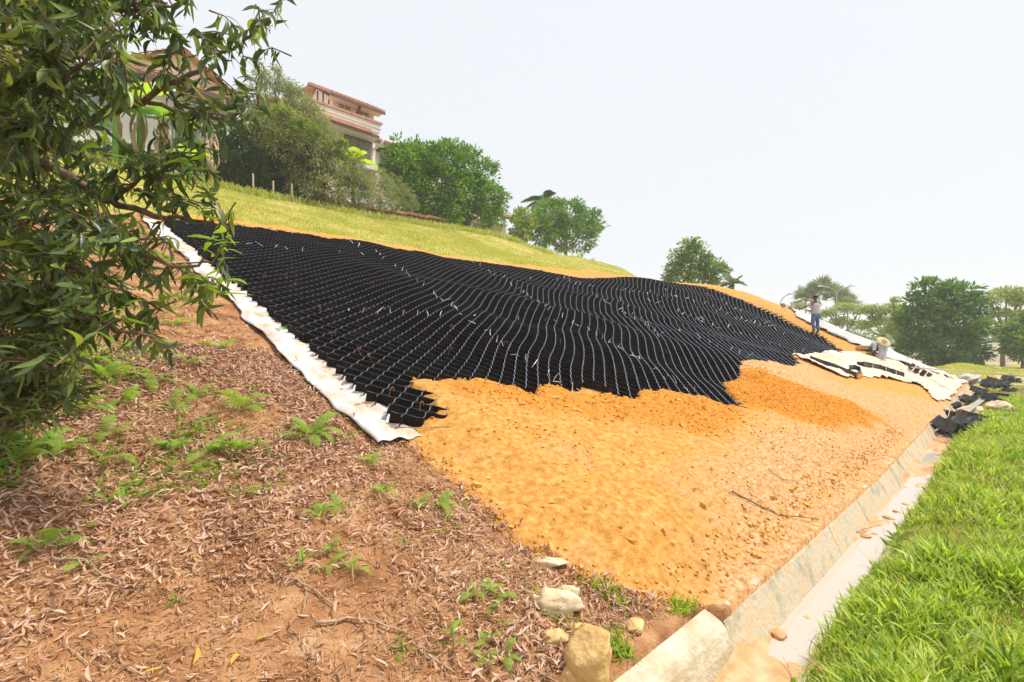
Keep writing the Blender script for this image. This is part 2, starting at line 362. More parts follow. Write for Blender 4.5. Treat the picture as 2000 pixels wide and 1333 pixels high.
# ------------------------------------------------------------- ground sheets from one height field
sl_ = spread(7, .036, 1.0125, 60); sl_ = sl_+spread(sl_[-1], 1.2, 1.25, 400)[1:]
sn_ = spread(0, .036, 1.035, -30); sn_ = sn_+spread(sn_[-1], 1.5, 1.3, -300)[1:]
S_ = np.array(sorted(set(np.round(sn_+list(np.arange(0, 7, .034))+sl_, 5))))
tl_ = spread(8, .036, 1.0165, 60); tl_ = tl_+spread(tl_[-1], 1.5, 1.3, 300)[1:]
tn_ = spread(.9, .06, 1.04, -20); tn_ = tn_+spread(tn_[-1], 1.5, 1.3, -300)[1:]
T_ = np.array(sorted(set(np.round(tn_+[.93, 1.30, 1.345]+list(np.arange(1.375, 8, .034))+tl_, 5))))
SS, TT = np.meshgrid(S_, T_, indexing='ij'); TT = bend(SS, TT); ZZ = H(SS.ravel(), TT.ravel()).reshape(SS.shape)
sc_, tc_ = .5*(SS[1:, 1:]+SS[:-1, :-1]), .5*(TT[1:, 1:]+TT[:-1, :-1])
zn_ = zone(sc_.ravel(), tc_.ravel()).reshape(sc_.shape)
ns, ntt = SS.shape; ID = np.arange(ns*ntt).reshape(ns, ntt)
VV = np.stack([SS.ravel(), TT.ravel(), ZZ.ravel()], 1)
nearm = ((SS > -3) & (SS < 32) & (TT > 1.3) & (TT < 18)).ravel()
pinkA = np.zeros(len(VV)); freshA = np.zeros(len(VV)); tcn_ = canon(VV[:, 0], VV[:, 1])
pinkA[nearm] = np.maximum(sm(-sdist(PINK, VV[nearm, 0], VV[nearm, 1])/.9+.65), np.exp(-np.maximum(0, tcn_[nearm]-1.45)/.16))
freshA[nearm] = np.maximum(sm(-sdist(FRESH, VV[nearm, 0]+.5*vn(VV[nearm, 0]*1.5, VV[nearm, 1]*2, 6), VV[nearm, 1]+.4*vn(VV[nearm, 0]*2, VV[nearm, 1]*2, 7))/.35+.5), .75*sm(-sdist(FRESH2, VV[nearm, 0]+.2*vn(VV[nearm, 0]*3, VV[nearm, 1]*3, 5), VV[nearm, 1])/.4+.4))
for k, (nm, m, lab) in enumerate([('leaf_litter_slope', 'litter', 'red soil slope under dry leaf litter'), ('soil_slope', 'soil', 'bare orange soil slope below and around the black mat'),
                                  ('lawn', 'lawn', 'yellow green lawn on the upper slope'), ('verge', 'verge', 'soil verge under the bright grass by the drain'), ('ground', 'field', 'flat ground beyond the hill')]):
    q = zn_ == k
    a, b, c, d = ID[:-1, :-1][q], ID[1:, :-1][q], ID[1:, 1:][q], ID[:-1, 1:][q]
    Q = np.stack([a, b, c, d], 1); u, inv = np.unique(Q, return_inverse=True); Q = inv.reshape(Q.shape)
    me = npmesh(nm, VV[u], [Q], smooth=True, vattr=dict(pink=pinkA[u], fresh=freshA[u]) if k == 1 else None)
    tag(link(nm, me, M[m]), lab, kind='structure')

# ------------------------------------------------------------- the drain
dr = empty('drainage_channel', (2.5, 1.2, -.3)); tag(dr, 'shallow concrete drain with sloping side wall along the foot of the orange slope', 'drain')
def slab(name, s0, s1, prof, m, seed, jit=.006):
    n = max(2, int((s1-s0)/.12)); mb = MB(); V = []; k = len(prof)
    for i in range(n+1):
        s = s0+.004+(s1-s0-.008)*i/n
        for j, (t, z) in enumerate(prof):
            jt = jit*(2*float(vn(np.array([s*5]), np.array([j*3.1+seed]), 71)[0])); V.append((s, t+jt+float(dcf(s)), z+jt))
    Fs = [(i*k+j, i*k+(j+1) % k, (i+1)*k+(j+1) % k, (i+1)*k+j) for i in range(n) for j in range(k)]
    Fs += [tuple(range(k-1, -1, -1)), tuple(n*k+j for j in range(k))]
    mb.add(V, Fs)
    o = mb.build(name, m, dr, smooth=False); o.matrix_parent_inverse = Matrix.Translation(-dr.location)
    return o
s = 3.22; i = 0
while s < 33:
    slab('wall_slab', s, s+1.22, [(1.20, -.40), (1.225, -.27), (1.335, -.03), (1.36, .004), (1.39, .016), (1.42, .012), (1.42, -.40)], M['concrete'], i, .010); s += 1.22; i += 1
ap = slab('end_slab', -1.6, 3.21, [(1.20, -.42), (1.235, -.27), (1.275, -.13), (1.315, -.05), (1.345, -.02), (1.40, .005), (1.455, .02), (1.475, -.005), (1.478, -.40)], M['concrete_pale'], 50, .005)
ap['label'] = 'wide pale rounded slab end'
s = -1.6; i = 0
while s < 33:
    slab('kerb', s, s+1.22, [(.955, -.40), (.935, -.24), (.915, -.165), (.88, -.14), (.85, -.14), (.85, -.40)], M['concrete_pale'] if s < 1.8 else M['concrete'], 80+i, .012); s += 1.22; i += 1
# silt and water on the floor of the drain
sx = np.array(spread(-1.6, .03, 1.006, 33)); tx = np.linspace(.93, 1.28, 15)
A, B = np.meshgrid(sx, tx, indexing='ij')
ban = sm((4.2-A)/.9)*.0+.05*np.exp(-((A-3.3)/.5)**2)+.035*sm((A-8)/3)+.05*sm((2.9-A)/.6)
Zm = -.292+.12*fbm(A*1.3, B*3.5, 61, 5)+.03*fbm(A*9, B*11, 62, 4)+ban+.05*np.maximum(0, (B-1.16)/.12)*sm(fbm(A*.9, B*0, 63, 2)*2+.6)-.06*np.exp(-((A-4.5)/.75)**2)
I = np.arange(A.size).reshape(A.shape)
tag(link('mud', npmesh('mud', np.stack([A.ravel(), (B+dcf(A)).ravel(), Zm.ravel()], 1), [np.stack([I[:-1, :-1].ravel(), I[1:, :-1].ravel(), I[1:, 1:].ravel(), I[:-1, 1:].ravel()], 1)], smooth=True), M['mud']), 'wet orange silt lying in the drain', kind='structure')
mb = MB(); n = 40
V = [(-1.5+34*i/n, t+float(dcf(-1.5+34*i/n)), -.272) for i in range(n+1) for t in (.93, 1.285)]
mb.add(V, [(2*i, 2*i+2, 2*i+3, 2*i+1) for i in range(n)]); tag(mb.build('water', M['water']), 'milky shallow water in the drain', kind='structure')

# ------------------------------------------------------------- the black honeycomb mat
NRM = np.array([0, -.34, .94])
matr = empty('geocell_mat', (2.6, 4.0, hz(2.6, 4.0))); tag(matr, 'huge black plastic honeycomb mat spread over the orange slope, lower part buried in soil', 'erosion mat')
def warp(s, t): return s+.30*vn(s*.38+.3, t*.42, 91)*sm((s-3)/3), t+.34*vn(s*.5+7, t*.32+s*.1, 92)*sm((s-3)/3)
LAM = .26; STEP = .1055; AMP = STEP*.5-.0052; TH = .0028
EXP = OPEN
GS = np.arange(0, 40, .01); GP = np.cumsum(.01/(LAM*np.interp(GS, [9, 24], [1, 1.5])))
nstrip = int((16.2-3.86)/STEP)
for j in range(-16, nstrip):
    tj = 3.86+j*STEP
    segs = 8
    sv = np.arange(2.47+(.03 if j % 2 else .0), 27.5, LAM/segs)
    ph = (0 if j % 2 else math.pi)
    pc = np.interp(sv, GS, GP)
    wv = np.cos(2*math.pi*pc+ph); wv = np.sign(wv)*np.abs(wv)**.8
    tv = tj+AMP*wv
    sw, tw = warp(sv, tv)
    # the cut edge on the left: cells droop a little
    sd = sdist(EXP, sw, tw)
    cut = random.choice((0, 0, .03, .065, -.03))
    keep = (sd < .32+.2*vn(sw*3, tw*3, 5)) & (sv > 2.50+cut)
    keep &= ~((tw < 4.35) & (sw > 3.25) & (sw < 6.0)) & ~((tw < 3.84) & (sw < 6.5))
    if keep.sum() < 6: continue
    ed = np.flatnonzero(np.diff(np.concatenate([[0], keep.astype(int), [0]])))
    for a_, b_ in zip(ed[::2], ed[1::2]):
        if b_-a_ < 14: keep[a_:b_] = False
    if keep.sum() < 14: continue
    swf, twf, keepf = sw, tw, keep
    ed = np.flatnonzero(np.diff(np.concatenate([[0], keep.astype(int), [0]])))
    for lo, hi in zip(ed[::2], ed[1::2]):
        sw, tw, keep = swf[lo:hi], twf[lo:hi], keepf[lo:hi]
        b = H0(sw, tw); ds = np.gradient(sw); dt = np.gradient(tw); ln = np.hypot(ds, dt); nx, ny = -dt/ln, ds/ln
        th = np.interp(sw, [3, 7, 14, 26], [.0032, .0042, .0050, .0052])
        top = .136+.008*vn(sw*2.2, tw*2.2, 77)
        P = []
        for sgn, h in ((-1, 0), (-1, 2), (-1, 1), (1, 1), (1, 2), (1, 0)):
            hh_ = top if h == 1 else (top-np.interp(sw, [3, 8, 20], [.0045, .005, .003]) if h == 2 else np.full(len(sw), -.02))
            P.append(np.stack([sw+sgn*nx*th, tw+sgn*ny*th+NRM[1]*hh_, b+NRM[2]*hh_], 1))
        n = len(sw); V = np.concatenate(P); a = np.arange(n-1)[keep[:-1] & keep[1:]]
        Fs = [np.stack([r_*n+a, r_*n+a+1, (r_+1)*n+a+1, (r_+1)*n+a], 1) for r_ in range(5)]
        Fq = np.concatenate(Fs+[np.array([[0, n, 4*n, 5*n], [n, 2*n, 3*n, 4*n]])]); uq, iq = np.unique(Fq, return_inverse=True)
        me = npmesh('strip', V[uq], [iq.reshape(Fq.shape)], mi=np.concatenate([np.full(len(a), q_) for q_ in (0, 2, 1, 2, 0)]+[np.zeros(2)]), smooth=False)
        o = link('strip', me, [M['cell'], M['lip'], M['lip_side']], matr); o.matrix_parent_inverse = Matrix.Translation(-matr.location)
# white ties standing on the seams
ties = [(477, 478), (513, 483), (535, 484), (563, 489), (592, 493), (615, 491), (638, 497), (663, 493), (690, 498), (711, 500), (735, 494), (741, 500), (745, 507), (675, 470), (690, 476), (700, 482), (773, 522), (785, 530),
        (795, 536), (801, 543), (815, 551), (826, 560), (846, 576), (854, 583), (866, 591), (880, 599), (894, 607), (651, 609), (682, 609), (707, 610), (737, 612), (763, 612), (787, 616), (813, 617), (836, 618), (859, 616),
        (865, 590), (893, 605), (905, 617), (923, 618), (929, 635), (944, 647), (958, 654), (970, 666), (983, 678), (995, 686), (1014, 695), (1027, 704), (1040, 714), (1069, 731), (1082, 740), (1096, 749), (1118, 761),
        (1132, 767), (965, 539), (982, 543), (990, 551), (1000, 558), (1010, 565), (1021, 573), (1031, 579), (1040, 584), (1050, 592), (1060, 599), (1069, 605), (1064, 624), (1013, 626), (1090, 629), (1098, 620), (1117, 633),
        (1130, 638), (1153, 647), (1165, 657), (1175, 662), (1186, 671), (1198, 673), (1207, 680), (1217, 686), (1228, 695), (1240, 698), (1252, 704), (1262, 714), (1274, 722), (1290, 728), (1320, 750), (1345, 762), (1357, 766),
        (1300, 745), (1313, 740), (926, 515), (937, 521), (946, 528), (958, 533), (1037, 546), (1054, 546), (1078, 533), (1087, 548), (1100, 545), (1111, 551), (1123, 555), (1135, 557), (1148, 560), (1157, 560), (1168, 582),
        (1180, 590), (1192, 596), (1207, 606), (1214, 610), (1223, 615), (1240, 626), (1258, 636), (1268, 642), (1278, 648), (1290, 652)]
def row(a, b, n, w=3):
    for i in range(n):
        f = i/(n-1); ties.append((a[0]+(b[0]-a[0])*f+random.uniform(-w, w), a[1]+(b[1]-a[1])*f+random.uniform(-w, w)))
row((1205, 568), (1345, 582), 13); row((1380, 577), (1545, 660), 13); row((1270, 590), (1400, 635), 11); row((1300, 570), (1500, 640), 12)
row((1360, 625), (1580, 695), 16); row((1210, 590), (1290, 660), 7); row((1330, 650), (1460, 700), 8); row((1480, 600), (1575, 650), 8); row((1400, 610), (1490, 640), 6)
tvar = []
for k in range(3):
    mb = MB(); bend = random.uniform(-.02, .03)
    mb.tube([(0, 0, -.02), (.004, 0, .04), (.004+bend, .004, .07), (.01+bend*2.2, .01, .105)], [.0035, .0032, .003, .0016], 4); tvar.append(mb.mesh('cable_tie', M['tie']))
for (u, v) in ties:
    p = hit(u, v, .12); d = (p.x+p.y)/R2
    o = bpy.data.objects.new('cable_tie', random.choice(tvar)); COL.objects.link(o); o.parent = matr; o.matrix_parent_inverse = Matrix.Translation(-matr.location)
    o.location = p-Vector((0, 0, .015)); o.rotation_euler = (random.gauss(.1, .4), random.gauss(.1, .4), random.uniform(0, 6.28))
    o.scale = (1+d/9, 1+d/9, .75+d/30)
hk = MB(); hk.tube([(0, 0, -.25), (0, 0, .03), (.008, 0, .052), (.03, 0, .062), (.05, 0, .05), (.054, 0, .02)], .0045, 5); hk = hk.mesh('anchor_pin', M['rust'])
for i, (u, v) in enumerate([(512, 545), (624, 605), (646, 660), (700, 690), (722, 702), (759, 771), (818, 800), (575, 560), (560, 545), (470, 500), (875, 690), (884, 645), (787, 616), (707, 610), (983, 675), (1093, 672), (1010, 626),
                            (936, 580), (721, 558), (907, 530), (837, 523), (1243, 650), (1287, 560), (1205, 555), (1170, 650), (1300, 690), (1400, 660)]):
    p = hit(u, v, .11); o = bpy.data.objects.new('anchor_pin', hk); COL.objects.link(o); o.location = p+Vector((0, -.02, .015)); o.rotation_euler = (random.gauss(.3, .2), random.gauss(0, .2), random.uniform(0, 6.28))
    tag(o, 'hooked rusty steel pin driven through the black mat', 'ground pin', 'rusty pins holding the black mat')

# pale fabric strip under the cut edge
def sheet(name, sa, sb, ta, tb, n, m, fz, mtl, edge=None, thick=.002):
    V = []; 
    for i in range(n+1):
        t = ta+(tb-ta)*i/n; e0 = sa+(edge(t, 0) if edge else 0); e1 = sb+(edge(t, 1) if edge else 0)
        for k in range(m+1):
            s = e0+(e1-e0)*k/m; V.append((s, t, 0))
    V = np.array(V); V[:, 2] = fz(V[:, 0], V[:, 1])
    I = np.arange(len(V)).reshape(n+1, m+1); Q = np.stack([I[:-1, :-1].ravel(), I[:-1, 1:].ravel(), I[1:, 1:].ravel(), I[1:, :-1].ravel()], 1)
    o = link(name, npmesh(name, V, [Q], smooth=True), mtl)
    md = o.modifiers.new('solid', 'SOLIDIFY'); md.thickness = thick; md.offset = -1
    return o
def edgef(t, k): return float(.10*vn(np.array([t*1.3]), np.array([k*5.5]), 33)[0]+.05*vn(np.array([t*5]), np.array([k*5.5]), 34)[0]) if k == 0 else 0.
o = sheet('geotextile_strip', 2.19, 4.3, 3.75, 13.6, 420, 90,
          lambda s, t: H0(s, t)+.035+(.012*np.sin((s-2+.25*vn(t*.8, t*0, 3))*34)+.03*fbm(s*3, t*1.2, 35, 4)+.012*fbm(s*10, t*4, 36, 3))*sm((2.9-s)/.3)+.03*sm((s-2.15)/.12)*sm((2.5-s)/.2), M['fabric'], edgef)
tag(o, 'strip of white felt fabric showing along the cut left edge of the black mat', 'fabric sheet')
# ------------------------------------------------------------- leaf templates
def leaf_t(w=.22, segs=4, fold=.25, droop=.25, sick=.12, two=True):
    V = []; F4 = []; F3 = []
    xs = np.linspace(0, 1, segs+1)
    for i, x in enumerate(xs):
        c = (x**1.6)*-droop; wd = w*.5*math.sin(math.pi*min(1, x*.93+.05))**.85 if 0 < i < segs else 0
        off = sick*math.sin(math.pi*x)
        if i in (0, segs): V.append((x, off*0, c))
        else: V += [(x, off+wd, c+fold*wd), (x, off, c), (x, off-wd, c+fold*wd)]
    def row(i): return (1+3*(i-1), 2+3*(i-1), 3+3*(i-1))
    a = row(1); F3 += [(0, a[1], a[0]), (0, a[2], a[1])]
    for i in range(1, segs-1):
        a = row(i); b = row(i+1); F4 += [(a[0], a[1], b[1], b[0]), (a[1], a[2], b[2], b[1])]
    a = row(segs-1); e = len(V)-1; F3 += [(a[0], a[1], e), (a[1], a[2], e)]
    return np.array(V), ([np.array(F4)] if F4 else [])+[np.array(F3)]
def dia(w=.3, d=.1):    # light leaf for distant crowns: two triangles folded on the midrib
    return np.array([(0, 0, 0), (.5, w*.5, -d*.3), (1, 0, -d), (.5, -w*.5, -d*.3)]), [np.array([(0, 2, 1), (0, 3, 2)])]
def unit(n, zb=0.0):
    v = rng.normal(size=(n, 3)); v[:, 2] += zb; return v/np.linalg.norm(v, axis=1, keepdims=True)
def wpos(P, o): return P-np.array(o.location)[None]

# ------------------------------------------------------------- distant crowns
def crown_cloud(blobs, n, size, drop=.0, clump=.42, shell=.62, per=34, flat=1.0):
    P = []; D = []
    vol = np.array([b[3]**2 for b in blobs]); vol = vol/vol.sum()
    for (x, y, z, r), f in zip(blobs, vol):
        k = max(3, int(n*f/per))
        c = unit(k, .25)*(r*(shell+(1-shell)*rng.random((k, 1))**.6)*(1+.22*rng.normal(size=(k, 1))*.6))
        c[:, 2] *= flat
        m = rng.random(k)
        for q in range(k):
            nn = int(per*(.5+m[q])); cr = clump*(.6+.7*rng.random())*min(1, r)
            d = unit(nn); p = d*cr*(rng.random((nn, 1))**.5)*np.array([[1, 1, .6]])
            P.append(p+c[q]+np.array([x, y, z])); D.append(d+c[q]/max(r, .1)*.7)
    P = np.concatenate(P); D = np.concatenate(D); D[:, 2] -= drop
    return P, D
def crown_mesh(name, P, D, tpl, size, lo=0, hi=1, rv=None):
    n = len(P); R = rotmats(D+1e-4, unit(n, 1.4)); S = size*(.65+.7*rng.random(n))
    cl = .5+.9*vn(P[:, 0]*1.1+P[:, 2], P[:, 1]*1.1-P[:, 2]*.8, 9)
    rr = np.clip(.55*rng.random(n)+.45*cl, 0, 1)*(hi-lo)+lo
    V, Fs, r = scatter(tpl[0], tpl[1], P, R, S, rr); return npmesh(name, V, Fs, rnd=r)
def limbs(root, base, blobs, r0, m, name='trunk', lean=None, nb=7):
    mb = MB(); base = Vector(base); c = Vector((sum(b[0] for b in blobs)/len(blobs), sum(b[1] for b in blobs)/len(blobs), min(b[2]-b[3]*.3 for b in blobs)))
    fork = base.lerp(c, .72); mid = base.lerp(fork, .5)+Vector((random.gauss(0, .06), random.gauss(0, .06), 0))
    mb.tube([base-Vector((0, 0, .4)), mid, fork], [r0, r0*.8, r0*.66], 7); mb.build('trunk', m, root).matrix_parent_inverse = Matrix.Translation(-root.location)
    for b in sorted(blobs, key=lambda q: -q[3])[:nb]:
        e = Vector(b[:3]); e2 = e+Vector((random.gauss(0, 1), random.gauss(0, 1), abs(random.gauss(0, 1))))*b[3]*.45
        bm_ = MB(); md = fork.lerp(e, .5)+Vector((0, 0, -.08*(e-fork).length)); bm_.tube([fork, md, e, e2], [r0*.5, r0*.36, r0*.22, r0*.08], 5)
        for q in range(3):
            t3 = e+Vector((random.gauss(0, 1), random.gauss(0, 1), random.gauss(.2, .8)))*b[3]*.6; bm_.tube([md.lerp(e, .4+.2*q), md.lerp(e, .8)+(t3-e)*.4, t3], [r0*.2, r0*.12, r0*.04], 4)
        bm_.build('limb', m, root).matrix_parent_inverse = Matrix.Translation(-root.location)
def pblob(u, v, r, T=None, d=None, dd=0):
    p = onT(u, v, T+dd) if T is not None else at(u, v, d+dd)
    y = (p.x+p.y)/R2
    return (p.x, p.y, p.z, r*y/F)
TP_LANC = dia(.24, .25); TP_OV = dia(.42, .2); TP_WIDE = dia(.55, .15)
def tree(name, label, cat, pb, n, size, cols, T=None, d=None, tpl=TP_OV, trunk=.12, base=None, group=None, drop=.0, clump=.42, trans=.3, shell=.62, flat=1.0, lo=0, hi=1, nb=7, bark='bark', per=34):
    blobs = [pblob(*(b[:3]), T=T, d=d, dd=(b[3] if len(b) > 3 else 0)) for b in pb]
    if base is None:
        bx = sum(b[0] for b in blobs)/len(blobs); by = sum(b[1] for b in blobs)/len(blobs)
    else:
        q = at(base[0], 680, d) if T is None else onT(base[0], 680, T); bx, by = q.x, q.y
    bz = hh(bx, by); root = empty(name, (bx, by, bz)); tag(root, label, cat, group)
    limbs(root, (bx, by, bz), blobs, trunk, M[bark], nb=nb)
    P, D = crown_cloud(blobs, n, size, drop, clump, shell, flat=flat, per=per)
    gz = H0(P[:, 0], P[:, 1]); ok = P[:, 2] > gz+.03; P, D = P[ok], D[ok]
    m = mat(name+'_leaf', cols, .9, .6, 0, spec=.25, rnd=True, trans=trans, mixn=.3)
    link('crown', crown_mesh('crown', wpos(P, root), D, tpl, size, lo, hi), m, root)
    return root
G_OLIVE = [(.06, .08, .02), (.17, .19, .06), (.30, .32, .11), (.48, .46, .22)]
G_DARK = [(.018, .035, .01), (.04, .08, .018), (.08, .15, .03), (.18, .26, .06)]
G_MANGO = [(.03, .07, .012), (.08, .17, .022), (.16, .31, .035), (.30, .48, .08)]
G_VINE = [(.06, .10, .015), (.14, .22, .03), (.26, .36, .05), (.40, .50, .09)]
G_PALE = [(.12, .15, .07), (.20, .25, .10), (.30, .34, .16), (.42, .44, .25)]
G_FAR = [(.07, .14, .04), (.13, .23, .06), (.22, .34, .10), (.36, .46, .18)]
G_FARY = [(.12, .18, .05), (.20, .28, .07), (.32, .38, .11), (.46, .48, .2)]

# hill top planting, left to right
tree('dark_shrub', 'dense dark green shrub row behind thin fence posts, left of the villa', 'shrub',
     [(440, 320, 34), (480, 290, 42), (530, 280, 44, .8), (470, 340, 30), (520, 335, 40), (570, 330, 44), (450, 262, 26), (500, 350, 30), (560, 366, 30), (600, 350, 34)], 15000, .24, G_DARK, T=27.6, trunk=.10, clump=.4, trans=.2, nb=9)
tree('vine_shrub', 'shrub overgrown with brownish and yellow green vines in front of the villa', 'shrub',
     [(520, 250, 34), (560, 250, 38), (600, 262, 36), (548, 286, 38), (590, 300, 44), (630, 290, 36), (655, 330, 40), (610, 350, 46), (640, 375, 40), (580, 375, 30), (660, 392, 26), (690, 345, 30)], 17000, .20, G_OLIVE, T=26.6, tpl=TP_LANC, trunk=.09, drop=.4, clump=.42, trans=.3, nb=9)
tree('climbing_vine', 'bright yellow green vine spilling over the top of the shrubs', 'vine',
     [(560, 232, 16), (590, 245, 16), (612, 262, 15), (575, 262, 14), (645, 292, 15), (668, 290, 14), (545, 218, 12)], 2600, .17, G_VINE, T=26.0, trunk=.03, clump=.3, nb=3, base=(590, 0))
tree('bamboo_clump', 'tall feathery bamboo like tree with sparse drooping pale leaves against the sky', 'tree',
     [(535, 165, 26), (560, 190, 26), (510, 150, 18), (540, 135, 12), (590, 205, 26), (600, 225, 30), (490, 180, 20), (575, 170, 14), (620, 240, 22), (632, 262, 20), (520, 205, 24), (465, 195, 16), (505, 130, 8)], 6500, .22, G_PALE, T=28.8, tpl=TP_LANC, trunk=.06, drop=.8, clump=.42, trans=.3, shell=.3, per=16, nb=12)
tree('olive_bush', 'low spreading greyish olive bush with fine leaves below the villa window', 'bush',
     [(700, 372, 30), (740, 375, 30), (775, 382, 28), (722, 395, 24), (760, 398, 20), (800, 390, 20), (690, 395, 24), (745, 350, 18)], 8000, .15, G_PALE, T=26.4, tpl=TP_LANC, trunk=.05, clump=.32, trans=.3, hi=.9, nb=8)
tree('mango_tree', 'round dense glossy green tree right of the villa', 'tree',
     [(790, 325, 40), (830, 320, 38), (870, 322, 40), (910, 325, 34), (940, 350, 32), (800, 370, 42), (860, 370, 50), (915, 385, 44), (955, 390, 30), (965, 415, 26), (820, 405, 34), (870, 420, 36), (930, 425, 34), (850, 300, 16), (890, 302, 16), (780, 300, 16), (768, 345, 20)], 26000, .27, G_MANGO, T=29, trunk=.22, clump=.5, trans=.3, nb=10)
tree('small_tree', 'small light green tree with a rounded top beside the porch', 'tree',
     [(1022, 425, 16), (1012, 445, 18), (1035, 440, 14), (1020, 462, 13)], 3200, .30, G_VINE, T=33, trunk=.08, clump=.45, nb=4)
tree('round_tree', 'spreading green tree at the end of the lawn on the hill top', 'tree',
     [(1075, 425, 32), (1110, 425, 32), (1145, 440, 28), (1060, 455, 24), (1100, 460, 32), (1140, 468, 24), (1050, 432, 18), (1165, 440, 14), (1085, 403, 14)], 11000, .34, G_MANGO, T=34, trunk=.2, clump=.6, trans=.3, nb=7)
tree('crest_tree', 'lone airy green tree rising behind the crest of the slope', 'tree',
     [(1345, 490, 20), (1355, 478, 12), (1330, 500, 16), (1370, 490, 14), (1345, 520, 26), (1380, 520, 18), (1320, 535, 20), (1395, 535, 22), (1410, 530, 12), (1365, 545, 28), (1310, 548, 14)], 4600, .36, G_FAR, d=46, trunk=.2, drop=.2, clump=.6, trans=.3, shell=.4, per=22, nb=9, base=(1362, 0))
# trees on the flat ground to the right
tree('broad_tree', 'large dense dark green tree standing alone on the flat ground', 'tree',
     [(1812, 575, 22), (1800, 600, 24), (1845, 585, 24), (1870, 578, 24), (1890, 600, 22), (1830, 620, 34), (1790, 640, 30), (1870, 630, 36), (1905, 640, 20), (1800, 680, 32), (1840, 680, 36), (1885, 680, 30), (1770, 615, 16), (1762, 640, 12), (1772, 690, 22), (1905, 690, 18), (1812, 558, 12), (1868, 556, 10), (1845, 700, 24)], 13500, .42, [(.035, .08, .02), (.07, .16, .035), (.13, .26, .055), (.24, .40, .10)], d=44, trunk=.2, clump=.55, trans=.3, base=(1850, 0), nb=9, shell=.8, per=44)
for lab, pb, d, base, n in [
    ('flat topped rain tree left of the standing worker', [(1560, 600, 14), (1590, 600, 12), (1545, 608, 8)], 88, 1570, 1500),
    ('wide rain tree with thin crown right of the standing worker', [(1620, 615, 18), (1650, 605, 20), (1680, 610, 20), (1640, 632, 20), (1610, 640, 16), (1670, 635, 16), (1600, 622, 12)], 66, 1648, 5200),
    ('rain tree with dark forked limbs behind the straw hat', [(1700, 610, 18), (1730, 608, 20), (1715, 630, 20), (1690, 640, 14), (1745, 632, 14), (1760, 606, 12)], 58, 1728, 4800),
    ('slim tree with forked trunk left of the large dense tree', [(1745, 590, 8), (1760, 620, 18), (1740, 650, 18), (1750, 640, 16), (1775, 655, 18)], 52, 1748, 3300),
    ('leaning rain tree with sparse canopy at the right edge', [(1935, 590, 20), (1965, 575, 22), (1990, 590, 24), (1950, 615, 20), (1985, 618, 20), (2020, 580, 26), (1930, 625, 12)], 50, 1958, 4800)]:
    tree('rain_tree', lab, 'tree', [(a_, b_-4, c_*.78) for a_, b_, c_ in pb], int(n*.62), .34, G_FARY, d=d, tpl=TP_OV, trunk=.22, clump=.62, flat=.36, shell=.3, per=14, trans=.35, base=(base, 0), group='rain trees on the flat ground', nb=7, bark='bark')
tree('roadside_bush', 'bushy green tree cut by the right edge of the picture', 'bush', [(1990, 655, 24), (2010, 640, 26), (1970, 668, 16), (1995, 680, 22), (2020, 690, 26)], 4200, .36, G_FAR, d=42, trunk=.12, clump=.5, base=(1995, 0))
for k, (u, v, w_, h_, d) in enumerate([(1450, 652, 60, 26, 150), (1560, 660, 70, 30, 140), (1680, 668, 60, 28, 120), (1790, 665, 60, 30, 130), (1900, 668, 55, 34, 110), (1985, 660, 50, 40, 120)]):
    tree('distant_tree', ['pale hazy tree line left end, mostly behind the crest', 'pale hazy tree far behind the standing worker', 'pale hazy tree seen between the rain trees', 'pale hazy tree behind the large dense tree', 'pale hazy tree right of the large dense tree', 'pale hazy tree far away at the right edge'][k], 'tree',
         [(u-w_*.5, v, h_*.6), (u, v-6, h_*.75), (u+w_*.5, v, h_*.6), (u, v+10, h_*.7)], 1800, .9, G_FAR, d=d, trunk=.3, clump=1.5, group='far tree line', nb=3)

# ------------------------------------------------------------- palms and bananas
def palm(name, label, base, top, fr, n, m, wid=.05, fan=False, group=None, tr=.12):
    root = empty(name, base); tag(root, label, 'palm', group); h = top[2]-base[2]
    MB().tube([(0, 0, -.3), ((top[0]-base[0])*.4, (top[1]-base[1])*.4, h*.5), (top[0]-base[0], top[1]-base[1], h)], [tr, tr*.8, tr*.7], 8).build('trunk', M['bark'], root)
    c = Vector((top[0]-base[0], top[1]-base[1], h))
    for i in range(n):
        az = 6.283*i/n*1.0+random.uniform(-.25, .25); el = random.uniform(.05, 1.25); L = fr*random.uniform(.8, 1.1)
        d = Vector((math.cos(az)*math.cos(el), math.sin(az)*math.cos(el), math.sin(el))); mb = MB(); pts = []
        if fan:
            st = c+d*L*.5; mb.tube([c, st], [.03, .02], 4); sd_ = d.cross(Vector((0, 0, 1))).normalized(); up = sd_.cross(d)
            for q in range(15):
                a = (q/14-.5)*3.6; e = st+(d*math.cos(a)+sd_*math.sin(a))*L*.55+Vector((0, 0, -.12*L*abs(math.sin(a)))); f_ = (e-st).normalized(); g = f_.cross(up).normalized()*.045*L
                md = st.lerp(e, .55); mb.add([st, md+g, e, md-g], [(0, 1, 2), (0, 2, 3)])
        else:
            for q in range(9):
                x = q/8; pts.append(c+d*L*x+Vector((0, 0, -.75*L*x*x*(1.1-el*.5))))
            mb.tube(pts, [.03*(1-.8*q/8) for q in range(9)], 4, cap=False)
            for q in range(26):
                x = .12+.86*q/26; k = min(7, int(x*8)); p = pts[k].lerp(pts[k+1], x*8-k); ax = (pts[k+1]-pts[k]).normalized()
                sd_ = ax.cross(Vector((0, 0, 1))).normalized(); l = L*.30*math.sin(math.pi*min(1, x*.85+.12))
                for sg in (-1, 1):
                    e = p+(sd_*sg*.8+ax*.55+Vector((0, 0, -.35)))*l; g = ax*wid*.5
                    mb.add([p-g, p.lerp(e, .5)-g, e, p.lerp(e, .5)+g, p+g], [(0, 1, 2, 3, 4)])
        mb.build('frond', m, root)
    return root
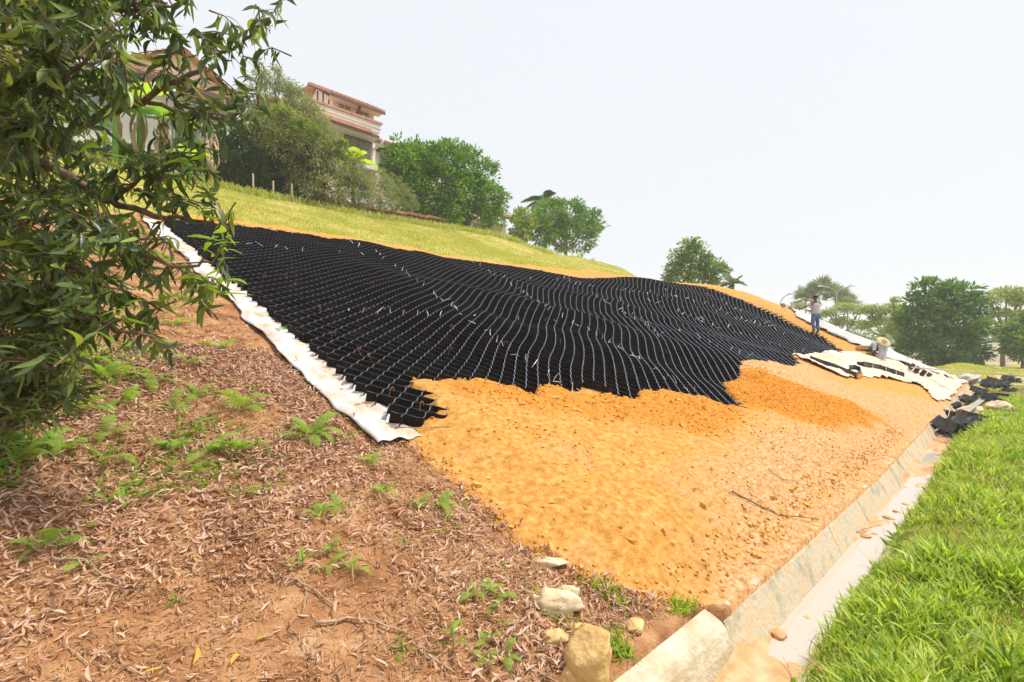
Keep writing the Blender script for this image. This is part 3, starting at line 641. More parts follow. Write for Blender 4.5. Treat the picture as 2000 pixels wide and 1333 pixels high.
M['palm'] = mat('palm_frond', [(.05, .09, .03), (.09, .15, .045), (.15, .22, .07)], 2, .6, trans=.2)
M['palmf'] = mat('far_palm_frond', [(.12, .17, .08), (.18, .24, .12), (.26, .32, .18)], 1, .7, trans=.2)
b = onT(1064, 480, 36.5); t_ = onT(1064, 392, 36.5); palm('feather_palm', 'dark feather palm rising above the tree at the end of the lawn', (b.x, b.y, hh(b.x, b.y)), t_, 3.0, 15, M['palm'], .11)
b = at(1436, 560, 44); palm('feather_palm', 'small palm crown peeking over the crest right of the lone tree', (b.x, b.y, hh(b.x, b.y)), at(1432, 556, 44), 1.9, 10, M['palm'], .09)
for i, (u, v, d, r) in enumerate([(1600, 578, 82, 3.4), (1632, 586, 84, 3.2), (1574, 590, 82, 2.8), (1655, 598, 88, 2.8)]):
    b = at(u, 680, d); palm('fan_palm', ['tallest fan palm above the standing worker', 'second fan palm right of the tallest one', 'lower fan palm left of the standing worker', 'smallest fan palm at the right of the palm group'][i], (b.x, b.y, hh(b.x, b.y)), at(u, v, d), r, 18, M['palmf'], fan=True, group='fan palms above the far trees')
M['banana'] = mat('banana_leaf', [(.13, .26, .03), (.22, .40, .05), (.36, .52, .10)], 1.5, .5, .2, 12, trans=.4)
M['bananay'] = mat('banana_leaf_bright', [(.22, .38, .035), (.34, .50, .05), (.46, .58, .10)], 1.5, .5, .2, 12, trans=.45)
M['bananad'] = mat('dead_banana_leaf', [(.24, .15, .08), (.44, .31, .19), (.60, .47, .32)], 3, .9, .5, 12)
def banana(label, base, top, n, L, m, dead=0, spread=1.0, group=None):
    root = empty('banana_plant', base); tag(root, label, 'banana plant', group); c = Vector(top)-Vector(base); 
    MB().tube([(0, 0, -.2), c*.5, c], [.12, .10, .06], 8).build('trunk', M['bananad'] if dead > 6 else M['banana'], root)
    for i in range(n):
        az = 6.283*i/n+random.uniform(-.4, .4); el = random.uniform(.35, 1.3); l = L*random.uniform(.75, 1.1); d = Vector((math.cos(az)*math.cos(el)*spread, math.sin(az)*math.cos(el)*spread, math.sin(el)))
        mb = MB(); rows = []; K = 11
        for q in range(K):
            x = q/(K-1); p = c+d*l*x+Vector((0, 0, -.55*l*x*x)); w_ = .17*L*math.sin(math.pi*min(1, max(0, (x-.12)/.88)))**.6 if x > .12 else .012
            rows.append((p, w_))
        V = []; sd_ = d.cross(Vector((0, 0, 1))).normalized()
        for q, (p, w_) in enumerate(rows):
            j = random.uniform(.85, 1.1); V += [p+sd_*w_*j+Vector((0, 0, -.25*w_)), p, p-sd_*w_*j+Vector((0, 0, -.25*w_))]
        mb.add(V, [f for q in range(K-1) for f in ((q*3, q*3+1, q*3+4, q*3+3), (q*3+1, q*3+2, q*3+5, q*3+4))])
        mb.build('leaf', m, root, smooth=True)
    for i in range(dead):
        az = random.uniform(0, 6.28); d = Vector((math.cos(az), math.sin(az), 0)); s0_ = c*random.uniform(.55, 1.0); h = s0_.z*random.uniform(.35, .8); sd_ = d.cross(Vector((0, 0, 1)))
        V = []; K = 6; ww = random.uniform(.08, .2)
        for q in range(K):
            x = q/(K-1); p = Vector((s0_.x, s0_.y, s0_.z-h*x))+d*(.12+.16*math.sin(x*3)); V += [p+sd_*ww*random.uniform(.4, 1), p+d*random.uniform(0, .08), p-sd_*ww*random.uniform(.4, 1)]
        MB().add(V, [f for q in range(K-1) for f in ((q*3, q*3+1, q*3+4, q*3+3), (q*3+1, q*3+2, q*3+5, q*3+4))]).build('dead_leaf', M['bananad'], root)
    return root
def onG(u, T): p = onT(u, 500, T); return Vector((p.x, p.y, hh(p.x, p.y)))
banana('tall banana plant with torn light green leaves behind the branches', onG(225, 25.5), onT(225, 215, 25.5), 9, 2.6, M['banana'], 2, group='banana plants')
banana('banana plant with broad green leaves and brown skirt left of the dark shrub', onG(318, 25.8), onT(318, 232, 25.8), 7, 2.0, M['banana'], 12, group='banana plants')
banana('dried up banana stem wrapped in hanging brown leaves at the left end of the shrubs', onG(412, 25.6), onT(412, 258, 25.6), 2, .9, M['banana'], 16, group='banana plants')
banana('young banana plant with upright lime green leaves in front of the villa window', onG(690, 26.6), onT(690, 315, 26.6), 6, 1.9, M['bananay'], 0, .8, group='banana plants')
banana('small banana plant with narrow bright leaves low behind the branches', onG(370, 24.6), onT(372, 300, 24.6), 6, 1.3, M['bananay'], 1, group='banana plants')
banana('broad leaved banana plant before the white wall at the far left', onG(120, 25.2), onT(120, 235, 25.2), 8, 2.4, M['banana'], 3, group='banana plants')
banana('leaning banana plant with bright leaves between the two others', onG(275, 26.4), onT(270, 200, 26.4), 8, 2.3, M['bananay'], 4, group='banana plants')
tree('garden_shrub', 'light green shrub row in front of the white wall behind the branches', 'shrub',
     [(140, 300, 24), (190, 305, 24), (245, 310, 24), (295, 318, 22), (345, 322, 20), (385, 325, 20), (80, 300, 24), (375, 290, 16)], 6000, .22, G_VINE, T=26.8, trunk=.05, clump=.4, nb=6)
# small plants at the end of the lawn
for i, (u, v, T, n, L, m, lab) in enumerate([(1072, 470, 31, 16, 1.1, 'banana', 'low fan leaved plant below the spreading tree'), (1125, 492, 30.5, 22, 1.3, 'bananay', 'clump of yellow green strap leaves at the end of the lawn'), (1150, 494, 30, 16, 1.0, 'bananay', 'smaller strap leaved clump on the brow of the hill')]):
    p = onT(u, v, T); z = hh(p.x, p.y); root = empty('garden_plant', (p.x, p.y, z)); tag(root, lab, 'plant', 'garden plants at the end of the lawn')
    for q in range(n):
        az = random.uniform(0, 6.28); e = Vector((math.cos(az)*.7, math.sin(az)*.7, random.uniform(.5, 1.3)))*L; g = Vector((-math.sin(az), math.cos(az), 0))*.09; md = e*.6+Vector((0, 0, .12))
        MB().add([(0, 0, -.05), md+g, e, md-g], [(0, 1, 2), (0, 2, 3)]).build('leaf', M[m], root)

# ------------------------------------------------------------- houses on the hill
M['wall'] = mat('cream_wall', [(.80, .68, .57), (.84, .73, .63), (.86, .76, .68)], .6, .9, .1, 40)
M['wallw'] = mat('white_wall', [(.80, .75, .70), (.83, .79, .75)], .6, .9, .1, 40)
M['tile'] = mat('clay_tile', [(.40, .17, .11), (.56, .27, .18), (.66, .38, .27)], 3, .85, .3, 20)
M['fascia'] = mat('brown_fascia', [(.11, .055, .045), (.16, .085, .07)], 3, .6)
M['glass'] = mat('window_glass', [(.16, .19, .18), (.30, .34, .33)], .5, .12, spec=.7)
M['frame'] = mat('window_frame', [(.62, .56, .42), (.70, .64, .52)], 2, .6)
M['grille'] = mat('iron_grille', [(.12, .09, .08), (.22, .17, .14)], 4, .6)
M['curtain'] = mat('curtain', [(.42, .35, .26), (.56, .48, .38)], 3, .8, stretch=(6, 6, 1))
def part(root, name, mb, m, smooth=False): 
    o = mb.build(name, m, root, smooth=smooth); o.matrix_parent_inverse = Matrix.Translation(-root.location); return o
def tiled(root, e0, e1, r0, r1, name='roof', tile=.30, rows=9):
    """sloping roof between the eave e0-e1 and the ridge r0-r1 with a rib for every tile column"""
    e0, e1, r0, r1 = map(Vector, (e0, e1, r0, r1)); up = (e1-e0).cross(r0-e0).normalized(); up = up if up.z > 0 else -up
    o = part(root, name, MB().hexa([e0-up*.06, e1-up*.06, r1-up*.06, r0-up*.06], [e0, e1, r1, r0]), M['tile'])
    n = max(2, int((e1-e0).length/tile)); mb = MB()
    for i in range(n+1):
        a = e0.lerp(e1, i/n); b_ = r0.lerp(r1, i/n)
        for k in range(rows):
            p = a.lerp(b_, k/rows)+up*(.03+.03); q = a.lerp(b_, (k+1.04)/rows)+up*.012; x = (e1-e0).normalized()*.07
            mb.add([p-x, p+x, p+up*.05, q-x, q+x, q+up*.05], [(0, 1, 2), (3, 5, 4), (0, 2, 5, 3), (1, 4, 5, 2)])
    t = part(root, 'roof_tiles', mb, M['tile']); t['kind'] = 'stuff'
    return o
def window(root, s0, s1, T, z0, z1, panes=2, bars=False):
    fr = MB(); w_ = .06
    fr.box(s0, s1, T-.05, T+.03, z0, z0+w_); fr.box(s0, s1, T-.05, T+.03, z1-w_, z1); fr.box(s0, s0+w_, T-.047, T+.03, z0+w_, z1-w_); fr.box(s1-w_, s1, T-.047, T+.03, z0+w_, z1-w_)
    for k in range(1, panes): x = s0+(s1-s0)*k/panes; fr.box(x-.03, x+.03, T-.047, T+.03, z0+w_, z1-w_)
    f = part(root, 'window', fr, M['frame'] if not bars else M['grille'])
    for k in range(panes):
        a = s0+(s1-s0)*k/panes+.035; b_ = s0+(s1-s0)*(k+1)/panes-.035
        g = MB().box(a, b_, T-.015, T+.0, z0+w_+.003, z1-w_-.003).build('pane', M['glass'] if not bars else M['curtain'], f)
    if bars:
        g = MB(); n = int((s1-s0)/.17)
        for k in range(1, n): x = s0+(s1-s0)*k/n; g.box(x-.012, x+.012, T-.075, T-.055, z0+.02, z1-.02)
        n = int((z1-z0)/.2)
        for k in range(1, n): z = z0+(z1-z0)*k/n; g.box(s0+.02, s1-.02, T-.097, T-.078, z-.012, z+.012)
        g = g.build('grille', M['grille'], f)
def Sx(u, T): a = (u-1000)/F; return T*(1+a)/(1-a)
def Zv(u, v, T): return onT(u, v, T).z
# villa in the middle
Bv = empty('villa', (17, 35, hz(17, 35))); tag(Bv, 'cream villa with clay tile roofs and barred window, right of the feathery tree', 'house', 'houses on the hill top')
T0 = 34; zb = hz(16, 34)-1
s0, s1 = Sx(650, 34), Sx(730, 34); zt = 18.95; zc = Zv(745, 245, 32.8)
mb = MB().box(s0, s1, T0, 39.5, zc-.8, zt+.1); mb.add([(s0, T0, zt+.1), (s0, 39.5, zt+.1), (s0, 36.6, zt+1.7), (s0+.12, T0, zt+.1), (s0+.12, 39.5, zt+.1), (s0+.12, 36.6, zt+1.7)], [(0, 2, 1), (3, 4, 5), (0, 3, 5, 2), (1, 2, 5, 4), (0, 1, 4, 3)])
part(Bv, 'upper_wall', mb, M['wall'])
e_l, e_r = 15.85, 19.9
tiled(Bv, (e_l, 33, zt), (e_r, 33, zt), (e_l, 36.6, zt+1.95), (e_r, 36.6, zt+1.95)); tiled(Bv, (e_l, 40.2, zt), (e_r, 40.2, zt), (e_l, 36.6, zt+1.95), (e_r, 36.6, zt+1.95))
part(Bv, 'fascia', MB().box(e_l, e_r, 32.95, 33.02, zt-.24, zt-.07), M['fascia'])
part(Bv, 'soffit', MB().box(e_l+.02, e_r-.02, 33.03, 33.98, zt-.09, zt-.065), M['wall'])
part(Bv, 'verge_board', MB().hexa([(e_l-.03, 33, zt-.22), (e_l+.03, 33, zt-.22), (e_l+.03, 36.6, zt+1.72), (e_l-.03, 36.6, zt+1.72)], [(e_l-.03, 33, zt-.04), (e_l+.03, 33, zt-.04), (e_l+.03, 36.6, zt+1.9), (e_l-.03, 36.6, zt+1.9)]), M['fascia'])
vt = MB()
for k in range(10):
    a = k/10; p = (e_l-.10, 33+3.6*a, zt+.02+1.95*a); vt = MB().hexa([(e_l-.13, p[1], p[2]-.12), (e_l+.16, p[1], p[2]-.12), (e_l+.16, p[1]+.35, p[2]+.06), (e_l-.13, p[1]+.35, p[2]+.06)], [(e_l-.13, p[1], p[2]+.05), (e_l+.16, p[1], p[2]+.05), (e_l+.16, p[1]+.35, p[2]+.21), (e_l-.13, p[1]+.35, p[2]+.21)])
    part(Bv, 'verge_tile', vt, M['tile'])
for k in range(3):
    part(Bv, 'timber_strut', MB().box(s0-.06, s0-.004, 34.5+k*.9, 34.62+k*.9, zt-.7, zt+.55+k*.45), M['fascia'])
xm = Sx(693, 33.9); part(Bv, 'eave_bracket', MB().hexa([(xm-.07, 33.93, zc+.35), (xm+.07, 33.93, zc+.35), (xm+.07, 33.99, zc+.35), (xm-.07, 33.99, zc+.35)], [(xm+.0, 33.1, zt-.1), (xm+.14, 33.1, zt-.1), (xm+.14, 33.4, zt-.1), (xm+.0, 33.4, zt-.1)]), M['fascia'])
zw0, zw1 = Zv(684, 221, 34), Zv(660, 199, 34)
window(Bv, Sx(659, 34), Sx(684.5, 34), T0, zw0+.05, zw1); window(Bv, Sx(698, 34), Sx(721, 34), T0, zw0+.05, zw1)
sl2, sr2 = 11.0, Sx(743, 32.8)
part(Bv, 'parapet', MB().box(sl2+2, sr2, 32.8, 34-.01, Zv(742, 260, 32.8), zc), M['wallw'])
part(Bv, 'parapet_cap', MB().box(sl2+1.95, sr2+.12, 32.68, 34-.02, zc+.002, zc+.14), M['tile'])
part(Bv, 'parapet_moulding', MB().box(sl2+2, sr2+.03, 32.74, 32.797, zc-.34, zc-.30), M['wall'])
ze = Zv(742, 268, 32.3); se = Sx(741, 32.3)
part(Bv, 'lower_fascia', MB().box(sl2, se, 32.28, 32.36, ze-.12, ze+.06), M['fascia'])
nt_n = int((se-sl2)/.62)
for k in range(nt_n): part(Bv, 'eave_tile', MB().box(sl2+k*.62+.01, sl2+k*.62+.61, 32.24, 32.8-.005, ze+.065, ze+.33), M['tile'])
part(Bv, 'lower_soffit', MB().box(sl2, se, 32.37, 33.4, ze-.10, ze-.05), M['wallw'])
part(Bv, 'wall', MB().box(sl2, Sx(733, 33.4), 33.4, 39, zb, ze-.105), M['wallw'])
window(Bv, Sx(672, 33.38), Sx(727, 33.38), 33.38, Zv(726, 324, 33.4), Zv(724, 279, 33.4), 2, True)
xp = Sx(737, 32.9); part(Bv, 'downpipe', MB().tube([(xp+.25, 32.5, ze-.02), (xp+.2, 32.7, ze-.3), (xp-.25, 33.1, ze-.75), (xp-.25, 33.25, ze-1.2), (xp-.25, 33.25, zb)], .085, 8), M['wallw'], True)
zr = 17.35; part(Bv, 'side_wall', MB().box(Sx(733, 33.4)+.01, 26.5, 35.5, 39, zb, zr-.1), M['wall'])
tiled(Bv, (19.7, 34.3, zr), (25.0, 34.3, zr), (19.7, 37.2, zr+1.35), (24.4, 37.2, zr+1.35)); part(Bv, 'side_fascia', MB().box(19.7, 25.0, 34.24, 34.31, zr-.27, zr-.06), M['fascia'])
part(Bv, 'side_soffit', MB().box(19.75, 24.95, 34.32, 35.49, zr-.2, zr-.12), M['wall'])
window(Bv, 20.8, 22.0, 35.48, Zv(745, 330, 35.5), Zv(745, 300, 35.5), 2)
part(Bv, 'hood', MB().box(20.6, 22.2, 35.0, 35.47, Zv(745, 300, 35.5)+.03, Zv(745, 300, 35.5)+.17), M['fascia'])
part(Bv, 'ledge', MB().box(18.2, 21.5, 32.9, 33.38, Zv(726, 324, 33.4)-.45, Zv(726, 324, 33.4)-.2), M['wallw'])
# house behind the branches
Ba = empty('bungalow', (2, 32, hz(2, 32))); tag(Ba, 'wide house with pink clay tile roof and cream gable behind the foreground branches', 'house', 'houses on the hill top')
zb = hz(2, 30)-1; zA = Zv(394, 174, 29)
part(Ba, 'wall', MB().box(-9, 8.6, 30, 38, zb, zA-.1), M['wallw']); tiled(Ba, (-9.5, 29, zA), (9.2, 29, zA), (-8, 33.6, zA+2.3), (8.0, 33.6, zA+2.3), rows=11)
part(Ba, 'fascia', MB().box(-9.5, 9.2, 28.93, 29.0, zA-.26, zA-.065), M['fascia'])
part(Ba, 'back_roof', MB().hexa([(9.3, 29.05, zA-.06), (9.3, 38, zA-.06), (8.0, 33.6, zA+2.24)], [(9.36, 29.05, zA), (9.36, 38, zA), (8.05, 33.6, zA+2.3)]), M['tile'])
part(Ba, 'gable', MB().add([(4.4, 31.2, zA+1.2), (9.0, 31.2, zA+1.2), (6.7, 31.2, zA+2.45), (4.4, 31.5, zA+1.2), (9.0, 31.5, zA+1.2), (6.7, 31.5, zA+2.45)], [(0, 1, 2), (5, 4, 3), (0, 3, 4, 1), (1, 4, 5, 2), (2, 5, 3, 0)]), M['wall'])
tiled(Ba, (9.4, 30.7, zA+.9), (9.4, 35, zA+.9), (6.7, 30.7, zA+2.6), (6.7, 35, zA+2.6)); tiled(Ba, (4.0, 30.7, zA+1.0), (4.0, 35, zA+1.0), (6.7, 30.7, zA+2.6), (6.7, 35, zA+2.6))
part(Ba, 'upper_wall', MB().box(-9, 2.5, 32.5, 38, zA+.6, zA+3.5), M['wallw']); tiled(Ba, (-9.6, 31.7, zA+3.5), (3.1, 31.7, zA+3.5), (-8, 35.5, zA+5.0), (2, 35.5, zA+5.0), rows=11)
part(Ba, 'upper_fascia', MB().box(-9.6, 3.1, 31.64, 31.7, zA+3.25, zA+3.44), M['fascia'])
for x in (-6.5, -3.0, .4): window(Ba, x, x+1.5, 32.48, zA+1.7, zA+2.9, 2)
for x in (-5.5, -1.5, 2.2, 5.6): window(Ba, x, x+1.6, 29.98, zb+3.2, zb+4.8, 3)
# small porch house to the right
Bc = empty('porch_house', (34, 36, hz(34, 36))); tag(Bc, 'small white porch with columns glimpsed right of the round dense tree', 'house', 'houses on the hill top')
zg = hz(34, 35); zr = Zv(985, 425, 35)
part(Bc, 'wall', MB().box(29, 36.2, 37, 41, zg-1, zr), M['wallw']); tiled(Bc, (28.5, 34.6, zr), (36.8, 34.6, zr), (29.5, 37.6, zr+1.3), (35.8, 37.6, zr+1.3), rows=7)
part(Bc, 'fascia', MB().box(28.5, 36.8, 34.52, 34.6, zr-.25, zr-.065), M['fascia'])
for x in (30, 32, 34, 36): part(Bc, 'column', MB().tube([(x, 35.1, zg-.5), (x, 35.1, zr-.1)], .14, 10), M['wallw'])
part(Bc, 'balustrade', MB().box(29, 36.2, 34.95, 35.0, zg+.3, zg+1.0), M['wallw'])
for x in (31, 33.2): window(Bc, x, x+1.2, 36.98, zg+.9, zg+2.3, 2)
# boundary wall with tile coping and thin posts
Wv = empty('boundary_wall', (10, 28.2, hz(10, 28.2))); tag(Wv, 'low dark boundary wall with clay tile coping behind the shrubs', 'wall')
for k in range(9):
    x = 7.4+k*1.6; z = hz(x+.8, 28.4); part(Wv, 'wall_panel', MB().box(x+.01, x+1.59, 28.3, 28.5, z-.6, z+.85), M['fascia']); part(Wv, 'coping', MB().box(x+.01, x+1.59, 28.15, 28.62, z+.853, z+1.02), M['tile'])
for i, (u, h_) in enumerate([(495, 1.0), (534, .85), (570, .9), (655, .7)]):
    p = onG(u, 26.0); o = MB().tube([(0, 0, -.2), (random.uniform(-.03, .03), 0, h_)], .045, 6).build('fence_post', M['plank'], None, p)
    tag(o, ['leftmost thin wooden post before the dark shrub', 'second thin post from the left before the shrub', 'third thin post in the shade of the shrub', 'short post right of the others under the olive bush'][i], 'post', 'thin posts along the shrubs')
# street lamps
M['lamp'] = mat('galvanised_steel', [(.30, .34, .38), (.40, .44, .48)], 3, .5, metal=.4)
def lamp(label, u, v, d, arms, H_=9.0):
    b = at(u, v, d); z0 = hh(b.x, b.y); root = empty('street_lamp', (b.x, b.y, z0)); tag(root, label, 'street lamp', 'street lamps beyond the hill'); h = b.z-z0
    MB().tube([(0, 0, -.3), (0, 0, h*.6), (0, 0, h-1.2)], [.12, .09, .07], 8).build('pole', M['lamp'], root)
    for a in arms:
        dx = Vector((1, -1, 0)).normalized()*a
        pts = [Vector((0, 0, h-1.25))]+[dx*(1-math.cos(q/6*1.5))*1.0+Vector((0, 0, h-1.2+1.2*math.sin(q/6*1.5))) for q in range(1, 7)]
        e = pts[-1]; MB().tube(pts, .05, 6).build('arm', M['lamp'], root)
        hd = MB(); x = dx.normalized(); y = Vector((x.y, -x.x, 0)); hd.hexa([e-y*.12, e+y*.12, e+x*.75+y*.16, e+x*.75-y*.16], [e-y*.08+Vector((0, 0, .14)), e+y*.08+Vector((0, 0, .14)), e+x*.65+y*.08+Vector((0, 0, .12)), e+x*.65-y*.08+Vector((0, 0, .12))]); hd.build('lamp_head', M['lamp'], root)
lamp('single armed street lamp just over the brow left of the standing worker', 1524, 576, 56, [1.0])
lamp('twin armed street lamp above the palms', 1634, 560, 74, [-2.2, 2.2])
lamp('faint far street lamp arm beside the standing worker', 1560, 583, 95, [-1.2])
# ------------------------------------------------------------- cloths on the far part of the slope
def cloth(name, px, label, m, mtl, seed=0, res=.10, amp=.05, off=.05, fd=(1.0, .4), cat='fabric sheet'):
    P = hitpoly(px, .03); x0, y0 = P.min(0); x1, y1 = P.max(0); nx = min(260, int((x1-x0)/res)+2); ny = min(260, int((y1-y0)/res)+2)
    X, Y = np.meshgrid(np.linspace(x0, x1, nx), np.linspace(y0, y1, ny), indexing='ij')
    xs, ys = X.ravel(), Y.ravel(); sd = sdist(P, xs+.12*vn(xs*1.5, ys*1.5, seed), ys+.12*vn(xs*1.5+5, ys*1.5, seed+1))
    fold = np.abs(fbm(xs*fd[0], ys*fd[1], seed+2, 4)); z = H(xs, ys)+off+amp*(1-fold*3).clip(0, 1)+amp*.5*fbm(xs*3, ys*3, seed+3, 3)-.02*sm((sd+.15)/.15)
    ins = sd < 0; I = np.arange(nx*ny).reshape(nx, ny); Q = np.stack([I[:-1, :-1].ravel(), I[1:, :-1].ravel(), I[1:, 1:].ravel(), I[:-1, 1:].ravel()], 1)
    Q = Q[ins[Q].all(1)]; u, inv = np.unique(Q, return_inverse=True)
    me = npmesh(name, np.stack([xs, ys, z], 1)[u], [inv.reshape(Q.shape)], smooth=True)
    o = link(name, me, mtl); md = o.modifiers.new('solid', 'SOLIDIFY'); md.thickness = .006; md.offset = -1
    return tag(o, label, cat)
cloth('geotextile_sheet', [(1528, 690), (1600, 693), (1640, 697), (1665, 693), (1690, 700), (1720, 708), (1748, 708), (1775, 725), (1830, 733), (1890, 738), (1905, 748), (1890, 765), (1858, 788), (1830, 787), (1795, 762), (1750, 752), (1690, 745), (1660, 752), (1600, 728), (1560, 708)],
      'large crumpled cream sheet spread on the orange slope below the crouching worker', 'cream', M['cream_fabric'], 3, .085, .07, .05, (.9, 1.3))
cloth('geotextile_sheet', [(1524, 600), (1580, 624), (1650, 654), (1700, 676), (1760, 704), (1820, 722), (1880, 742), (1860, 748), (1800, 732), (1740, 712), (1690, 690), (1640, 668), (1590, 645), (1550, 622)],
      'long pale grey sheet running down the far edge of the slope behind the workers', 'grey', M['grey_fabric'], 13, .12, .09, .07, (1.2, .5))
def crumple(name, loc, sx, sy, sz, mtl, label, cat, seed, rz=0, n=26, k=.35, group=None, m=16):
    V = []; rq = random.Random(seed*13+1); PL = []
    if name == 'rock':
        for q in range(13):
            a_, z_ = rq.uniform(0, 6.28), rq.uniform(-.3, 1); PL.append((math.cos(a_)*math.sqrt(1-z_*z_), math.sin(a_)*math.sqrt(1-z_*z_), z_, rq.uniform(.62, .95)))
    for i in range(m+1):
        th = math.pi*i/m
        for j in range(n):
            a = 2*math.pi*j/n; d = np.array([math.sin(th)*math.cos(a), math.sin(th)*math.sin(a), math.cos(th)])
            r = 1+k*float(fbm(np.array([d[0]*1.9+seed]), np.array([d[1]*1.9+d[2]*2.3]), seed, 4)[0])+k*.35*abs(float(vn(np.array([d[0]*4+seed]), np.array([d[1]*6-d[2]*5]), seed+3)[0]))
            for (a_, b_, c_, e_) in PL:
                dt_ = d[0]*a_+d[1]*b_+d[2]*c_
                if dt_ > .05: r = min(r, 1.15*e_/dt_)
            V.append((d[0]*r*sx, d[1]*r*sy, d[2]*r*sz+sz*.45))
    Fs = [(i*n+j, i*n+(j+1) % n, (i+1)*n+(j+1) % n, (i+1)*n+j)[::-1] for i in range(m) for j in range(n)]
    mb = MB().add(V, Fs); o = mb.build(name, mtl, None, loc, smooth=True); o.rotation_euler = (0, 0, rz); return tag(o, label, cat, group)
def G(u, v): p = hit(u, v); return Vector((p.x, p.y, hh(p.x, p.y)))
crumple('crumpled_sheet', G(1893, 752), .75, .38, .24, M['grey_fabric'], 'bundled white sheet end lying at the lower end of the long pale sheet', 'fabric bundle', 21, .3, k=.7)
crumple('crumpled_sheet', G(1898, 812), .55, .30, .17, M['cream_fabric'], 'bunched cream fabric in the drain among black scraps', 'fabric bundle', 22, .2, k=.6)
crumple('crumpled_sheet', at(1955, 800, 13.4), .34, .22, .13, M['cream_fabric'], 'bunched pinkish fabric on the grass side of the drain', 'fabric bundle', 23, .5, k=.6)
def boxstrip(pts, h, th=.006, z=0):    # upright ribbon along a path
    mb = MB(); pts = [Vector(p) for p in pts]; V = []
    for i, p in enumerate(pts):
        d = (pts[min(i+1, len(pts)-1)]-pts[max(i-1, 0)]).normalized(); n = Vector((-d.y, d.x, 0)).normalized()*th
        V += [p-n, p+n, p+n+Vector((0, 0, h)), p-n+Vector((0, 0, h))]
    Fs = [(i*4+j, i*4+(j+1) % 4, (i+1)*4+(j+1) % 4, (i+1)*4+j) for i in range(len(pts)-1) for j in range(4)]+[(3, 2, 1, 0), tuple((len(pts)-1)*4+j for j in range(4))]
    return mb.add(V, Fs)
# bent ribbon with a hooked end, and the row of bundled strips with white ties
def G3(u, v, o=.03): p = hit(u, v); return Vector((p.x, p.y, hh(p.x, p.y)+o))
path = [G3(1582, 718), G3(1605, 727), G3(1630, 735), G3(1655, 745), G3(1672, 751), G3(1682, 747), G3(1680, 739), G3(1668, 735), G3(1659, 736)]
sm_ = []
for i in range(len(path)-1):
    for q in range(4): sm_.append(path[i].lerp(path[i+1], q/4))
sm_.append(path[-1])
root = empty('plastic_ribbon', sm_[0]); tag(root, 'long black ribbon with hooked lower end lying on the cream sheet', 'plastic strip', 'loose black strips')
boxstrip([p-sm_[0] for p in sm_], .16, .012).build('ribbon', M['plastic'], root)
o = boxstrip([p-sm_[0]+Vector((.02, -.03, -.005)) for p in sm_[6:22]], .10, .006).build('soil_smear', M['crumb'], root)
def bundle(label, pts, w, h, n, group='folded black strip bundles', tiesn=3, rot=0):
    """collapsed section: several layers of thin walls lying together, held by white ties"""
    pts = [Vector(p) for p in pts]; root = empty('strip_bundle', pts[0]); tag(root, label, 'plastic bundle', group)
    sp = []
    for i in range(len(pts)-1):
        for q in range(6): sp.append(pts[i].lerp(pts[i+1], q/6)-pts[0])
    sp.append(pts[-1]-pts[0])
    for k in range(n):
        o_ = (k/(n-1)-.5)*w; q_ = []
        for i, p in enumerate(sp):
            d = (sp[min(i+1, len(sp)-1)]-sp[max(i-1, 0)]).normalized(); nn = Vector((-d.y, d.x, 0)).normalized()
            q_.append(p+nn*(o_+.03*math.sin(i*1.7+k*2.4)*.5)+Vector((0, 0, random.uniform(0, .012))))
        boxstrip(q_, h*random.uniform(.92, 1.05), .008).build('strip', M['plastic'], root)
    for k in range(tiesn):
        i = int((k+.7)/(tiesn+.4)*(len(sp)-1)); p = sp[i]; d = (sp[min(i+1, len(sp)-1)]-sp[i-1]).normalized(); nn = Vector((-d.y, d.x, 0)).normalized()*(w*.5+.03)
        MB().tube([p-nn+Vector((0, 0, -.01)), p-nn+Vector((0, 0, h*1.09)), p+nn+Vector((0, 0, h*1.09)), p+nn+Vector((0, 0, -.01))], .012, 4).build('tie', M['tie'], root)
    return root
bundle('row of folded black strips with white ties lying on the cream sheet', [G3(1680, 726), G3(1712, 733), G3(1735, 740), G3(1760, 748)], .22, .17, 6, tiesn=3)
def scrap(label, p, L, w, h, rz, rx, n=3, seed=1):
    """short piece of honeycomb: a few open cells that fell over"""
    rr = random.Random(seed); root = empty('honeycomb_scrap', p, rz); tag(root, label, 'plastic scrap', 'black scraps lying along the drain')
    rot = Euler((rx, rr.uniform(-.2, .2), 0)).to_matrix().to_4x4()
    for k in range(n+1):
        pts = [Vector((L*i/14, w*(k-n/2)/n*1.6+(w*.42/n)*math.cos(i*math.pi/3.5+(math.pi if k % 2 else 0)), rr.uniform(-.006, .006))) for i in range(15)]
        me = boxstrip(pts, h, .006)
        me.v = [tuple(rot @ (Vector(v)-Vector((L/2, 0, h*.5)))+Vector((0, 0, h*.6))) for v in me.v]; me.build('strip', M['plastic'], root)
    return root
